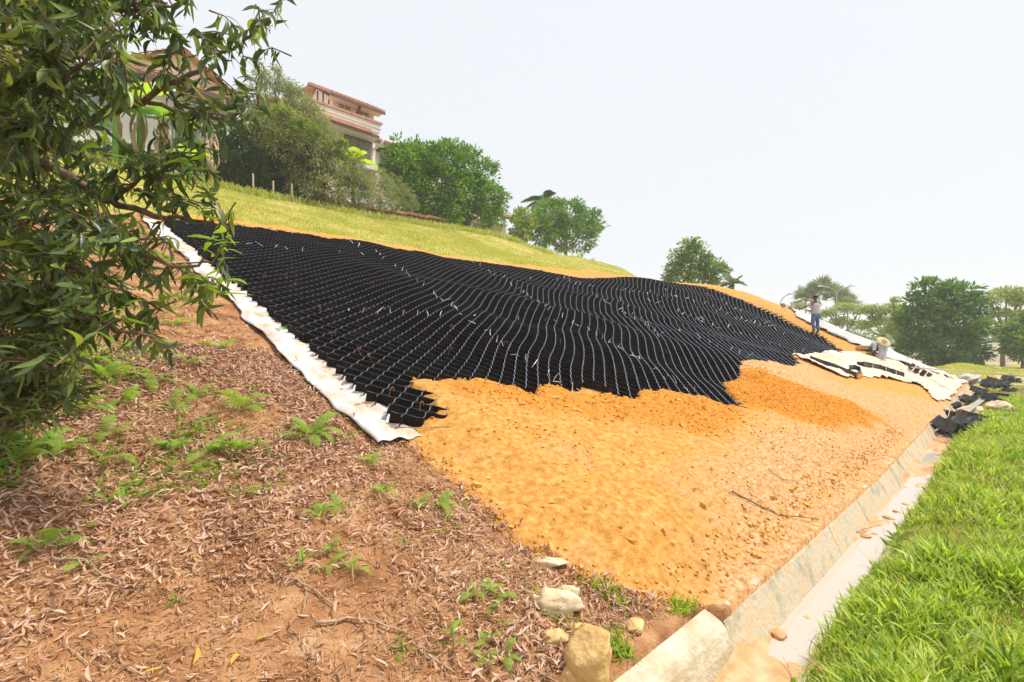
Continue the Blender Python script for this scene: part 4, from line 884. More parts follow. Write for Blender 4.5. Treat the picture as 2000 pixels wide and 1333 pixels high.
scr = [('black folded scrap nearest the camera, standing on end in the drain', 1845, 868, .42, .26, .26, .9, .9), ('black scrap leaning behind the nearest one in the drain', 1868, 852, .45, .24, .24, .6, .4), ('long black scrap along the grass edge beside the nearest ones', 1892, 842, .75, .20, .20, .75, .8),
       ('small black scrap on the drain wall above the nearest ones', 1853, 832, .22, .20, .20, .3, .2), ('black scrap with torn corner below the bunched cream fabric', 1874, 820, .26, .22, .2, .4, 1.0), ('bent black scrap stretching from the nearest ones towards the sheet metal', 1905, 828, .7, .18, .2, .8, .4),
       ('black scrap across the drain above the bunched cream fabric', 1898, 792, .55, .25, .2, .9, .7), ('small bluish black scrap left of the bunched cream fabric', 1885, 797, .40, .2, .18, .7, .2), ('black cube like scrap in the middle of the drain debris', 1918, 780, 0.41, 0.27, 0.20, .8, .9),
       ('black scrap partly under orange clods beside the drain', 1912, 768, 0.41, 0.27, 0.20, .5, .3), ('folded black scrap at the far end of the debris', 1935, 762, 0.61, 0.34, 0.24, .9, .7), ('black scrap pile piece nearest the white bundle', 1945, 752, 0.61, 0.34, 0.24, .7, .4), ('farthest black scrap lying in the grass', 1975, 748, 0.68, 0.34, 0.24, .8, .6),
       ('black scrap with open cells on the grass side of the far debris', 1965, 765, 0.61, 0.34, 0.24, .75, .9), ('single upright black cell beside the pinkish fabric', 1953, 783, .3, .2, .22, .4, .1), ('black scrap under the pinkish fabric', 1938, 790, .4, .3, .22, .9, .5)]
for i, (lab, u, v, L, w_, h, rz, rx) in enumerate(scr):
    p = hit(u, v); p = Vector((p.x, p.y, max(-.25, hz(p.x, p.y)) if hz(p.x, p.y) > -.4 else -.25)); scrap(lab, p, L, w_, h, rz, rx, 3, i+3)
bundle('tied roll of black strips with white bands lying on the grass beside the drain', [at(1935, 836, 11.2)-Vector((0, 0, .1)), at(1960, 824, 12.2)-Vector((0, 0, .08)), at(1985, 808, 13.4)-Vector((0, 0, .06))], .16, .17, 5, tiesn=3)
q = G3(1797, 742); scrap('crumpled black piece with orange soil on the cream sheet', q, .55, .40, .26, .2, .6, 3, 44)['group'] = 'loose black strips'
crumple('soil_clod', G3(1788, 737), .12, .12, .09, M['crumb'], 'orange soil clod beside the crumpled black piece on the cream sheet', 'soil clod', 31)
crumple('soil_clod', G3(1760, 736), .09, .09, .07, M['crumb'], 'small orange clod alone on the cream sheet', 'soil clod', 32)
for i, (u, v, r) in enumerate([(1865, 790, .22), (1875, 783, .16), (1897, 775, .18), (1940, 757, .26), (1936, 778, .12)]):
    crumple('soil_clod', G3(u, v, -.03), r, r*.8, r*.5, M['crumb'], ['orange lumps at the lower corner of the cream sheet', 'orange lump on the drain wall above the others', 'orange lump between the black scraps', 'farthest orange lump on the black debris', 'orange lump resting on the scrap beside the pinkish fabric'][i], 'soil clod', 51+i)
M['board'] = mat('grey_board', [(.26, .25, .19), (.40, .38, .30)], 6, .85, .3)
# boards and poles
def pole(name, a, b, r, m, label, cat, flat=None):
    a = Vector(a); b = Vector(b); L = (b-a)
    if flat: 
        d = L.normalized(); n = Vector((-d.y, d.x, 0)).normalized()*flat; u_ = Vector((0, 0, r)); k = 6; mb = MB()
        mb.hexa([-n, n, L+n, L-n], [-n+u_, n+u_, L+n+u_, L-n+u_]); o = mb.build(name, m, None, a)
    else:
        mid = L*.5+Vector((0, 0, .01)); o = MB().tube([(0, 0, 0), mid, L], [r, r*.92, r*.8], 8).build(name, m, None, a)
    return tag(o, label, cat)
pole('wooden_plank', at(1782, 719, 20.2), at(2015, 737, 16.0), .035, M['plank'], 'long pale plank reaching from the slope across the drain to the right edge', 'plank', .06)
pole('wooden_plank', G3(1886, 826, .26), at(1925, 775, 16.5)+Vector((0, 0, -.02)), .02, M['board'], 'grey green board lying along the drain between the black scraps', 'board', .08)
pole('wooden_stake', G3(1770, 722, .05), G3(1800, 722, .05), .02, M['plank'], 'short pale stake on the orange soil behind the cream sheet', 'stake')
# pale retaining wall far right
b = at(1948, 700, 62); rw = empty('retaining_wall', (b.x, b.y, 0)); rw.rotation_euler = (0, 0, -math.pi/4); tag(rw, 'weathered pale concrete wall behind the leaning rain tree', 'wall')
for k in range(3): MB().box(-2.6+k*1.9, -.72+k*1.9, 0, .4, -.5, 2.3-.5*k*(k == 0)).build('wall_panel', M['wallw'], rw)
MB().hexa([(-4.5, -.3, -.5), (-2.62, -.3, -.5), (-2.62, .3, -.5), (-4.5, .3, -.5)], [(-4.5, -.3, .3), (-2.62, -.3, 1.6), (-2.62, .3, 1.6), (-4.5, .3, .3)]).build('wing_wall', M['wallw'], rw)
b = at(1700, 690, 75); rw = empty('retaining_wall', (b.x, b.y, 0)); rw.rotation_euler = (0, 0, -math.pi/4); tag(rw, 'long low pale parapet beyond the trees behind the straw hat', 'wall')
for k in range(8): MB().box(-4+k*2.0, -2.02+k*2.0, 0, .3, -.5, 1.0).build('wall_panel', M['wallw'], rw)

# ------------------------------------------------------------- people
def skin(name, chains, m, parent, sub=2, root=0, smooth=True):
    """chains: list of lists of (x,y,z,r) ; a chain may start with an int index of an existing vertex"""
    bm = bmesh.new(); L = bm.verts.layers.skin.verify(); vs = []
    for ch in chains:
        prev = None
        for c in ch:
            if isinstance(c, int): prev = vs[c]; continue
            v = bm.verts.new(c[:3]); rr = c[3]; v[L].radius = rr if isinstance(rr, tuple) else (rr, rr); vs.append(v)
            if prev: bm.edges.new((prev, v))
            prev = v
    vs[root][L].use_root = True
    me = bpy.data.meshes.new(name); bm.to_mesh(me); bm.free(); o = link(name, me, m, parent)
    a = o.modifiers.new('skin', 'SKIN'); a.use_smooth_shade = smooth; b = o.modifiers.new('sub', 'SUBSURF'); b.levels = sub; b.render_levels = sub
    return o
M['skin'] = mat('tanned_skin', [(.16, .08, .05), (.22, .12, .08)], 10, .6)
M['shirt'] = mat('mauve_shirt', [(.42, .34, .36), (.54, .46, .48), (.60, .53, .54)], 5, .9, .3, 30)
M['sleeve'] = mat('cream_sleeve', [(.60, .52, .44), (.72, .65, .57)], 6, .9, .3, 30)
M['jeans'] = mat('blue_jeans', [(.04, .10, .22), (.08, .18, .34), (.20, .33, .48)], 9, .9, .4, 40)
M['hair'] = mat('black_hair', [(.008, .007, .007), (.02, .018, .016)], 20, .6, .5, 60)
M['glove'] = mat('dark_glove', [(.03, .03, .03), (.06, .06, .06)], 10, .8)
M['greyc'] = mat('pale_grey_cloth', [(.34, .36, .40), (.50, .53, .58), (.60, .62, .66)], 7, .9, .4, 25)
M['straw'] = mat('straw', [(.50, .34, .17), (.68, .50, .29), (.76, .60, .38)], 30, .85, .5, 90)
M['darkt'] = mat('dark_trousers', [(.05, .05, .06), (.10, .10, .12)], 9, .9)
p = hit(1593, 657); wk = empty('person', (p.x, p.y, hh(p.x, p.y)+.0), math.radians(-40)); wk.scale = (1.16, 1.1, 1.0)
tag(wk, 'worker standing with back turned, mauve shirt and blue jeans, holding a long hoe', 'person')
skin('body', [[(0, .0, .93, (.13, .10)), (0, .01, 1.12, (.12, .09)), (0, .0, 1.30, (.15, .10)), (0, .0, 1.42, (.09, .07)), (0, .01, 1.49, .052), (0, .025, 1.57, (.078, .088)), (0, .03, 1.65, (.074, .085)), (0, .025, 1.70, (.045, .05))],
              [2, (-.17, .02, 1.37, .06), (-.30, .09, 1.24, .045), (-.42, .15, 1.14, .04), (-.53, .19, 1.13, .034), (-.62, .21, 1.135, .028)],
              [2, (.17, .02, 1.36, .06), (.21, .10, 1.20, .046), (.19, .19, 1.06, .04), (.05, .24, 1.03, .034), (-.10, .26, 1.04, .028)],
              [0, (-.09, .0, .86, .09), (-.10, .03, .48, .058), (-.08, -.02, .10, .04), (-.08, .08, .035, .035)],
              [0, (.09, .0, .86, .09), (.10, .04, .48, .058), (.11, .0, .10, .04), (.12, .10, .035, .035)]], M['skin'], wk)
skin('shirt', [[(0, .0, .80, (.205, .15)), (0, .0, .98, (.195, .14)), (0, .01, 1.15, (.185, .13)), (0, .0, 1.30, (.20, .13)), (0, .0, 1.41, (.10, .08))], [3, (-.10, .01, 1.36, .085)], [3, (.10, .01, 1.36, .085)]], M['shirt'], wk)
skin('sleeve', [[(-.14, .02, 1.365, .085), (-.22, .055, 1.31, .075), (-.33, .11, 1.21, .066)]], M['sleeve'], wk); skin('sleeve', [[(.14, .02, 1.36, .085), (.20, .07, 1.27, .075), (.215, .12, 1.16, .066)]], M['sleeve'], wk)
skin('trousers', [[(0, .0, .92, (.15, .115)), (0, .0, .82, (.14, .12)), (-.09, .0, .74, .095), (-.10, .03, .48, .072), (-.085, -.01, .22, .064), (-.08, -.01, .07, .062)], [1, (.09, .0, .74, .095), (.10, .04, .48, .072), (.11, .01, .22, .064), (.115, .0, .07, .062)]], M['jeans'], wk)
skin('hair', [[(0, .0, 1.575, (.084, .08)), (0, .01, 1.66, (.10, .105)), (0, .02, 1.725, (.07, .08))]], M['hair'], wk)
for sx_ in (-1, 1):
    skin('ear', [[(sx_*.078, .02, 1.60, .014), (sx_*.086, .015, 1.63, .012)]], M['skin'], wk, 1)
skin('nose', [[(0, .10, 1.62, .014), (0, .118, 1.59, .013)]], M['skin'], wk, 1)
for hx, hy, hz_ in ((-.645, .215, 1.14), (-.13, .265, 1.045)):
    g = [[(hx+.03, hy-.01, hz_, .026), (hx-.01, hy, hz_, .03), (hx-.045, hy+.0, hz_+.004, .028)]]
    skin('glove', g, M['glove'], wk, 1)
    for k in range(4):
        a = hx-.05+k*.021; skin('finger', [[(a, hy, hz_+.022, .011), (a-.004, hy+.032-.003*k, hz_+.018, .010), (a-.004, hy+.036, hz_-.014+.003*k, .009), (a, hy+.012, hz_-.028, .008)]], M['glove'], wk, 1)
    skin('thumb', [[(hx+.03, hy, hz_+.015, .012), (hx+.022, hy-.028, hz_+.01, .011), (hx+.01, hy-.034, hz_-.018, .009)]], M['glove'], wk, 1)
for sx_ in (-1, 1): skin('shoe', [[(sx_*.095, -.03, .035, .042), (sx_*.10, .05, .03, .045), (sx_*.105, .14, .022, .034)]], M['darkt'], wk, 1)
bpy.context.view_layer.update()
hoe = empty('hoe', wk.matrix_world @ Vector((-.10, .27, 1.02))); hoe.rotation_euler = wk.rotation_euler; tag(hoe, 'long handled hoe held out over the slope by the standing worker', 'hoe')
MB().tube([(.12, .0, -.05), (-.55, -.05, .115), (-1.30, -.02, .31)], [.017, .016, .015], 6).build('handle', M['plank'], hoe)
MB().hexa([(-1.36, -.10, .12), (-1.16, -.10, .16), (-1.16, -.085, .16), (-1.36, -.085, .12)], [(-1.40, -.0, .33), (-1.20, -.0, .36), (-1.20, .02, .36), (-1.40, .02, .33)]).build('blade', M['rust'], hoe)
# crouching worker under the straw hat
p = hit(1718, 708); cw = empty('person', (p.x, p.y, hh(p.x, p.y)), math.radians(-45)); tag(cw, 'crouching worker hidden under a wide straw hat, pale grey clothes', 'person')
skin('body', [[(0, .42, .42, (.13, .11)), (0, .28, .58, (.13, .10)), (0, .08, .68, (.14, .09)), (0, -.08, .70, .055), (0, -.17, .68, (.08, .085)), (0, -.23, .63, (.07, .08))],
              [2, (-.17, .02, .62, .055), (-.24, -.06, .42, .042), (-.34, -.10, .30, .034), (-.42, -.10, .27, .028)],
              [2, (.17, .02, .62, .055), (.24, -.06, .42, .042), (.12, -.14, .28, .034), (.0, -.16, .24, .028)],
              [0, (-.13, .32, .40, .085), (-.17, .02, .34, .06), (-.15, .22, .08, .045), (-.15, .08, .035, .035)],
              [0, (.13, .32, .40, .085), (.17, .02, .34, .06), (.15, .22, .08, .045), (.15, .08, .035, .035)]], M['skin'], cw)
skin('shirt', [[(0, .46, .36, (.17, .14)), (0, .34, .56, (.165, .13)), (0, .10, .68, (.175, .115)), (0, -.03, .71, (.11, .08))], [2, (-.18, .02, .60, .085), (-.25, -.06, .42, .07), (-.32, -.09, .33, .062)], [2, (.18, .02, .60, .085), (.25, -.06, .42, .07), (.15, -.13, .31, .062)]], M['greyc'], cw)
# long cloth hanging from under the hat
rows_ = []; mb = MB(); V = []; n = 16
for i in range(9):
    x = i/8
    for j in range(n):
        a = 2*math.pi*j/n; w_ = .12+.055*x+.02*math.sin(a*5+x*2); V.append((math.cos(a)*w_+.02*math.sin(x*4), -.15+math.sin(a)*w_*.7-.02*x, .60-.58*x))
mb.add(V, [(i*n+j, i*n+(j+1) % n, (i+1)*n+(j+1) % n, (i+1)*n+j)[::-1] for i in range(8) for j in range(n)]); mb.build('apron', M['greyc'], cw, smooth=True)
skin('trousers', [[(0, .44, .44, (.15, .12)), (-.13, .32, .40, .10), (-.17, .04, .35, .078), (-.155, .20, .10, .06)], [0, (.13, .32, .40, .10), (.17, .04, .35, .078), (.155, .20, .10, .06)]], M['darkt'], cw)
for sx_ in (-1, 1): skin('boot', [[(sx_*.15, .25, .04, .045), (sx_*.15, .15, .04, .05), (sx_*.15, .04, .028, .038)]], M['glove'], cw, 1)
for hx, hy, hz_ in ((-.44, -.10, .26), (-.03, -.165, .23)):
    skin('glove', [[(hx+.03, hy, hz_+.01, .026), (hx-.02, hy, hz_-.005, .03)]], M['glove'], cw, 1)
    for k in range(4): skin('finger', [[(hx-.03, hy-.03+k*.02, hz_, .010), (hx-.065, hy-.03+k*.02, hz_-.015, .009), (hx-.07, hy-.03+k*.02, hz_-.045, .008)]], M['glove'], cw, 1)
    skin('thumb', [[(hx, hy-.035, hz_, .011), (hx-.03, hy-.055, hz_-.02, .009)]], M['glove'], cw, 1)
Mh = Matrix.Translation((0, -.24, .72)) @ Euler((math.radians(48), math.radians(6), 0)).to_matrix().to_4x4()
hat = MB().ring([(.27, -.01), (.262, .0), (.20, .022), (.13, .035), (.105, .045), (.09, .11), (.05, .13), (.004, .135)], 28, 0, Mh).ring([(.27, -.014), (.20, .014), (.12, .024), (.10, .03), (.085, .10), (.004, .12)], 28, 0, Mh).build('hat', M['straw'], None, cw.location, smooth=True)
hat.rotation_euler = cw.rotation_euler; tag(hat, 'wide round straw hat worn by the crouching worker', 'hat')
# basket scoop
p2 = hit(1684, 690); sc = empty('wooden_scoop', Vector((p2.x, p2.y, hh(p2.x, p2.y)+.02)), math.radians(-45)); tag(sc, 'shallow wooden scoop tray with slatted sides beside the crouching worker', 'tray')
for k in range(5): MB().hexa([(-.25+k*.1, -.16, 0), (-.155+k*.1, -.16, 0), (-.155+k*.1, .16, .04), (-.25+k*.1, .16, .04)], [(-.28+k*.11, -.19, .16), (-.175+k*.11, -.19, .16), (-.175+k*.11, -.17, .17), (-.28+k*.11, -.17, .17)]).build('slat', M['straw'], sc)
MB().hexa([(-.27, -.16, -.01), (.27, -.16, -.01), (.27, .22, .05), (-.27, .22, .05)], [(-.27, -.16, .01), (.27, -.16, .01), (.27, .22, .07), (-.27, .22, .07)]).build('floor', M['plank'], sc)
MB().tube([(.25, -.1, .14), (.40, -.05, .30), (.50, .05, .42)], .02, 6).build('handle', M['plank'], sc)

# ------------------------------------------------------------- rocks and sticks
def rock(u, v, sx, sy, sz, m, label, seed, rz=0, k=.5):
    o = crumple('rock', Vector(G(u, v))+Vector((0, 0, -sz*.15)), sx, sy, sz, m, label, 'rock', seed, rz, n=30, k=k, group='rocks near the drain', m=20)
rock(1150, 1305, .155, .115, .19, M['rock'], 'largest ochre boulder with a pointed top at the bottom edge', 3, .3, .38)
rock(1085, 1184, .155, .09, .072, M['rockp'], 'pale angular block, the widest of the light stones', 5, -.75, .5)
rock(1110, 1156, .09, .05, .045, M['rockp'], 'small pale stone behind the pale angular block', 6, -.6, .5)
rock(1070, 1100, .12, .055, .028, M['rockp'], 'thin flat pale stone highest of the light stones', 7, -.75, .5)
rock(1082, 1248, .085, .055, .042, M['rock'], 'rounded brown stone left of the boulder', 8, -.7, .4)
rock(1128, 1228, .055, .04, .03, M['rock'], 'small ochre stone touching the boulder top left', 9, .1, .4)
rock(1112, 1325, .06, .05, .045, M['rock'], 'small ochre stone at the foot of the boulder', 10, .4, .45)
rock(1240, 1225, .075, .055, .03, M['rock'], 'low ochre stone sunk in the grass left of the slab end', 11, .4, .45)
rock(1045, 1172, .03, .03, .03, M['rockp'], 'tiny pale chip at the left end of the pale block', 12, .4, .45)
def stick(px, r, label, m='stick', off=.02):
    P = [G3(u, v, off) for u, v in px]; Q = []
    for i in range(len(P)-1):
        for k in range(3): Q.append(P[i].lerp(P[i+1], k/3)+Vector((random.gauss(0, .004), random.gauss(0, .004), random.gauss(0, .004))))
    Q.append(P[-1]); o_ = Q[0].copy(); n = len(Q)
    o = MB().tube([q_-o_ for q_ in Q], [r*(1-.6*i/n) for i in range(n)], 6).build('stick', M[m], None, o_, smooth=True); tag(o, label, 'stick', 'dead sticks in the litter')
stick([(615, 1222), (680, 1218), (740, 1228), (795, 1246)], .009, 'pale root like stick with a frayed left end')
stick([(530, 1122), (580, 1140), (620, 1162), (655, 1190)], .007, 'brown stick in the middle of the litter')
stick([(100, 1100), (160, 1108), (205, 1135), (250, 1150)], .008, 'dark curved stick beside the arching fern at lower left')
stick([(170, 1150), (230, 1152), (295, 1153)], .006, 'straight pale stick at lower left')
stick([(835, 1290), (860, 1305), (888, 1325)], .009, 'thick grey stick at the bottom edge left of the rocks')
stick([(1035, 1312), (1060, 1325), (1090, 1340)], .010, 'brown stick stub at the bottom edge just left of the boulder')
stick([(90, 735), (150, 722), (210, 705), (260, 700)], .012, 'pale fallen branch under the foreground tree')
stick([(310, 735), (270, 740), (230, 730)], .009, 'short fallen branch below the foreground leaves')
stick([(590, 1130), (600, 1165), (590, 1200)], .004, 'thin twig crossing the litter upright')
stick([(760, 840), (820, 850), (890, 858)], .006, 'thin pale twig at the lower end of the white fabric', 'stick')
stick([(1430, 990), (1480, 1003), (1520, 1018), (1600, 1022)], .008, 'dark thin branch lying on the orange soil near the drain', 'bark')
stick([(1660, 1085), (1700, 1070), (1725, 1065)], .004, 'dark twig in the silt of the drain', 'bark', .22)
stick([(1500, 940), (1530, 955), (1560, 958)], .005, 'thin twig on the pinkish soil', 'bark')
for i, (u, v, lab) in enumerate([(318, 1312, 'yellow leaf standing out at the bottom left of the litter'), (450, 1308, 'pale yellow curled leaf on the litter at the bottom'), (500, 1260, 'small yellow leaf right of the pale curled leaf'), (385, 1275, 'ochre leaf lying left of the pale curled leaf'), (980, 1305, 'orange leaf near the bottom among green sprouts'), (385, 1108, 'narrow yellow leaf in the middle of the bare soil')]):
    tv, tf = leaf_t(.26, 4, .3, .25, .15); me = npmesh('fallen_leaf', tv*.075, tf, rnd=np.full(sum(len(f) for f in tf), .5), smooth=True); o = link('fallen_leaf', me, M['yleaf'], None, G3(u, v, .03)); o.rotation_euler = (random.uniform(-.5, .5), random.uniform(-.6, .3), random.uniform(0, 6)); tag(o, lab, 'leaf')

# ------------------------------------------------------------- litter, clods, grass
def place(n, s0, s1, t0, t1, f):
    s = rng.uniform(s0, s1, n); t = rng.uniform(t0, t1, n); k = f(s, t) > rng.random(n); return s[k], t[k]
def vis(s, t, z=None, pad=60):
    y = (s+t)/R2; x = (s-t)/R2; return (y > 1.0) & (x/np.maximum(y, .1)*1000+1000 > -pad) & (x/np.maximum(y, .1)*1000+1000 < 2000+pad)
def normals(s, t, e=.05): 
    z = H0(s, t); n = np.stack([-(H0(s+e, t)-z)/e, -(H0(s, t+e)-z)/e, np.ones(len(s))], 1); return n/np.linalg.norm(n, axis=1, keepdims=True)
M['darkchaff'] = mat('dark_chips', [(.20, .09, .04), (.36, .18, .08), (.50, .29, .15)], 20, .9, 0, rnd=True)
def lay(name, s, t, tpl, size, lift, tilt, m, label, mn=.7, mx=1.5, up=False, sm_=True):
    z = H(s, t); n = len(s); N = normals(s, t)+rng.normal(size=(n, 3))*tilt; X = rng.normal(size=(n, 3)); X[:, 2] *= .2
    X = X-N*(np.sum(X*N, 1)/np.sum(N*N, 1))[:, None]
    P = np.stack([s, t, z+lift*rng.random(n)+.004], 1)
    sz = size*rng.uniform(mn, mx, n); V, Fs, r = scatter(tpl[0], tpl[1], P, rotmats(X, N), sz)
    o = link(name, npmesh(name, V, Fs, rnd=r, smooth=sm_), M[m]); return tag(o, label, None, None, 'stuff')
dens = lambda s, t: np.clip(.62+1.1*fbm(s*.9, t*.9, 201, 3)-.95*np.exp(-(((s-.5)/.9)**2+((t-2.35)/.6)**2)), .06, 1)*vis(s, t)*((s < 2.12) | ((t < 3.8) & (s < bnd(t)+.05)))
s, t = place(60000, -.6, 3.3, 1.62, 6.0, dens); s2, t2 = place(12000, -1.5, 2.4, 6.0, 13.5, dens)
lay('leaf_litter', np.concatenate([s, s2]), np.concatenate([t, t2]), leaf_t(.20, 4, .35, -.22, .14), .050, .03, .32, 'dleaf', 'thick litter of dry reddish brown sickle shaped leaves', .55, 1.5)
s, t = place(90000, -.6, 3.3, 1.55, 5.5, lambda s, t: vis(s, t)*((s < 2.12) | (s < bnd(t)))*np.clip(.8+fbm(s*2, t*2, 7, 3), .2, 1)); s2, t2 = place(22000, -1.5, 2.2, 5.5, 13.5, lambda s, t: vis(s, t)*(s < 2.1))
lay('dry_chaff', np.concatenate([s, s2]), np.concatenate([t, t2]), dia(.16, -.1), .028, .012, .35, 'chaff', 'fine chaff of broken leaf and straw on the red soil', .4, 1.8, sm_=False)
s, t = place(1500, 2.4, 14, 1.5, 8, lambda s, t: vis(s, t)*((s > bnd(t)) & (sdist(OPEN, s, t) > .15))*np.clip(.35-.02*s, .05, 1))
lay('leaf_litter', s, t, leaf_t(.22, 4, .35, -.2, .16), .065, .01, .2, 'dleaf', 'few scattered dry leaves and twigs on the orange soil', .4, 1.3)
s, t = place(60, 2.12, 2.5, 4.0, 11, lambda s, t: np.ones(len(s)))
z = H0(s, t)+.06
lay('leaf_litter', s, t, leaf_t(.26, 4, .35, -.2, .16), .07, .02, .25, 'dleaf', 'dry leaves blown onto the white fabric strip', .5, 1.3).location = (0, 0, .055)
s, t = place(9000, 2.6, 13, 1.55, 5, lambda s, t: vis(s, t)*(s > bnd(t)+.1)*(sdist(OPEN, s, t) > .15)*(.04+.9*sm(-sdist(PINK, s, t)/.6+.5))*np.clip(.4+1.5*fbm(s*1.5, t*1.5, 251, 3), 0, 1))
lay('dry_chaff', s, t, dia(.35, -.1), .035, .006, .5, 'darkchaff', 'small dark chips and root bits on the compacted soil', .3, 1.6, sm_=False)
s, t = place(900, -.6, 3.2, 1.6, 9, lambda s, t: vis(s, t)*(s < 2.1)); lay('dry_twigs', s, t, dia(.03, -.05), .17, .02, .25, 'stick', 'thin fallen twigs among the dry leaves', .4, 1.5, sm_=False)
# soil crumbs
bm = bmesh.new(); bmesh.ops.create_icosphere(bm, subdivisions=1, radius=.5); cv = np.array([v.co[:] for v in bm.verts])*(1+.25*rng.normal(size=(len(bm.verts), 1)))*np.array([[1, 1, .75]]); cf = [np.array([[v.index for v in f.verts] for f in bm.faces])]; bm.free()
def fdens(s, t, b0=.004):
    e = np.exp(-((s-bnd(t))/.10)**2)*(t < 4.2)*1.0
    fr = sm(-sdist(FRESH, s, t)/.3+.5)+.6*sm(-sdist(FRESH2, s, t)/.3+.5)
    return vis(s, t)*(s > bnd(t)-.12)*(canon(s, t) > 1.44)*(sdist(OPEN, s, t) > -.05)*np.clip(b0+.45*e+.25*fr+.3*np.exp(-((canon(s, t)-1.6)/.12)**2)*(s < 12)+.2*np.maximum(0, fbm(s*1.3, t*1.3, 205, 3)), 0, 1)
s, t = place(52000, 2.2, 12, 1.44, 6.5, fdens); s2, t2 = place(9000, 6, 22, 1.6, 7, fdens)
n1 = len(s); s = np.concatenate([s, s2]); t = np.concatenate([t, t2])
lay('soil_crumbs', s, t, (cv, cf), .017, .006, .6, 'crumb', 'loose crumbs and clods on the orange soil', .25, 1.9, sm_=False)
s, t = place(1400, 2.3, 9, 1.47, 4.5, fdens); lay('soil_crumbs', s, t, (cv, cf), .035, .004, .6, 'crumb', 'bigger orange clods along the edge of the fresh soil', .4, 1.4, sm_=False)
for i, (u, v, r) in enumerate([(1500, 1115, .05), (1470, 1140, .045), (1448, 1128, .03), (1535, 1095, .03), (1410, 1150, .05), (1398, 1135, .03), (1330, 1140, .03), (1545, 1232, .05), (1590, 1218, .03)]):
    pass
s, t = place(260, 3.0, 5.2, 1.46, 1.85, lambda s, t: (fbm(s*2.5, t*3, 240, 2) > .05)*np.exp(-((t-1.5)/.2)**2)); lay('soil_crumbs', s, t, (cv, cf), .055, .004, .6, 'crumb', 'orange clods piled along the drain edge', .15, .9, sm_=True)
s, t = place(1500, 2.6, 9, 1.5, 4.2, lambda s, t: vis(s, t)*(s > bnd(t)+.05)*(sdist(OPEN, s, t) > .2)*np.clip(.02+.12*np.exp(-((canon(s, t)-1.6)/.25)**2)+.10*np.exp(-((s-bnd(t))/.2)**2)+.12*sm(-sdist(FRESH2, s, t)/.3+.5), 0, 1)); lay('soil_crumbs', s, t, (cv, cf), .075, -.01, .6, 'crumb', 'largest orange lumps half sunk in the soil', .35, 1.1, sm_=False)
# stones and silt lumps in the drain
for i, (u, v, r, lab) in enumerate([(1520, 1240, .055, 'broad orange silt lump at the near end of the water'), (1575, 1205, .022, 'small stone standing in the milky water'), (1690, 1048, .05, 'ring of orange lumps in the middle of the drain'), (1708, 1043, .028, 'small lump right beside the ring of lumps'),
                                    (1735, 1012, .05, 'orange lump in the drain beyond the ring of lumps'), (1752, 1000, .04, 'flat orange lump beside the farther silt bank'), (1768, 985, .035, 'farthest orange lump visible in the drain'), (1712, 1010, .025, 'lump hugging the drain wall'), (1548, 1172, .03, 'reddish stone near the drain wall')]):
    d = (EYE+.27)/((v-HV)/F); p = at(u, v, d); crumple('mud_lump', p-Vector((0, 0, .01)), r*1.2, r, r*.45, M['mud'] if i != 1 else M['rock'], lab, 'mud lump', 71+i, .8, 14, .6, 'lumps in the drain', 9)
# grass
def blade_t(segs=3, w=.06, bend_=.45):
    V = []; F4 = []
    for i in range(segs):
        x = i/segs; V += [(bend_*x*x, w*.5*(1-.35*x), x*(1-.2*x)), (bend_*x*x, -w*.5*(1-.35*x), x*(1-.2*x))]
    V.append((bend_, 0, .8)); 
    for i in range(segs-1): F4.append((2*i, 2*i+1, 2*i+3, 2*i+2))
    return np.array(V), [np.array(F4), np.array([(2*segs-2, 2*segs-1, 2*segs)])]
def grass(name, s, t, size, m, label, tpl, mn=.5, mx=1.3, lean=.35, z=None, lo=0, hi=1):
    n = len(s); z = H(s, t) if z is None else z; up = np.tile([[0, 0, 1.]], (n, 1))+rng.normal(size=(n, 3))*[[lean, lean, .1]]; X = rng.normal(size=(n, 3)); X[:, 2] = 0
    up = up/np.linalg.norm(up, axis=1, keepdims=True); y = np.cross(up, X); y = y/np.linalg.norm(y, axis=1, keepdims=True); x = np.cross(y, up); R = np.stack([x, y, up], 2)
    V, Fs, r = scatter(tpl[0], tpl[1], np.stack([s, t, z-.01], 1), R, size*rng.uniform(mn, mx, n), lo+(hi-lo)*rng.random(n)); return tag(link(name, npmesh(name, V, Fs, rnd=r), M[m]), label, None, None, 'stuff')
gd = lambda s, t: vis(s, t)*(canon(s, t) < .92+.20*vn(s*1.5, s*0, 8)+.08*vn(s*7, s*0, 9))*np.clip(.75+1.2*fbm(s*1.8, t*2.6, 221, 3), .15, 1)
s, t = place(120000, 1.2, 7, -1.2, 1.0, gd); hgt = .155*(1+1.5*fbm(s*1.6, t*2.4, 222, 3)).clip(.4, 2)*np.clip((1.05-t)/.35, .35, 1)
grass('grass', s, t, hgt, 'grass', 'thick bright green grass on the camera side of the drain', blade_t(4, .085, .55), .5, 1.25, .38)
s, t = place(90000, 6.5, 24, -2.0, 1.3, gd); grass('grass', s, t, .17*(1+.9*fbm(s*1.2, t*1.8, 223, 3))*np.clip((1.1-canon(s, t))/.4, .35, 1), 'grass', 'bright green grass farther along the drain', blade_t(3, .11, .5), .5, 1.2, .4)
s, t = place(50000, 22, 60, -6, 6, lambda s, t: vis(s, t)*((canon(s, t) < .95) | (s > 36))*(fbm(s*.25, t*.4, 230, 3) > -.12)); grass('grass', s, t, .18, 'lawnb', 'patchy dry grass on the flat ground', blade_t(2, .25, .4), .5, 1.3, .3)
s, t = place(9000, 2.2, 3.3, 1.48, 2.3, lambda s, t: vis(s, t)*(s < bnd(t)+.02)*(fbm(s*4.5, t*4.5, 225, 2) > .02)*np.clip((2.1-t)/.5, .1, 1)); grass('grass', s, t, .075, 'grass', 'creeping grass beside the rounded slab end', blade_t(3, .12, .7), .5, 1.4, .7, hi=.8)
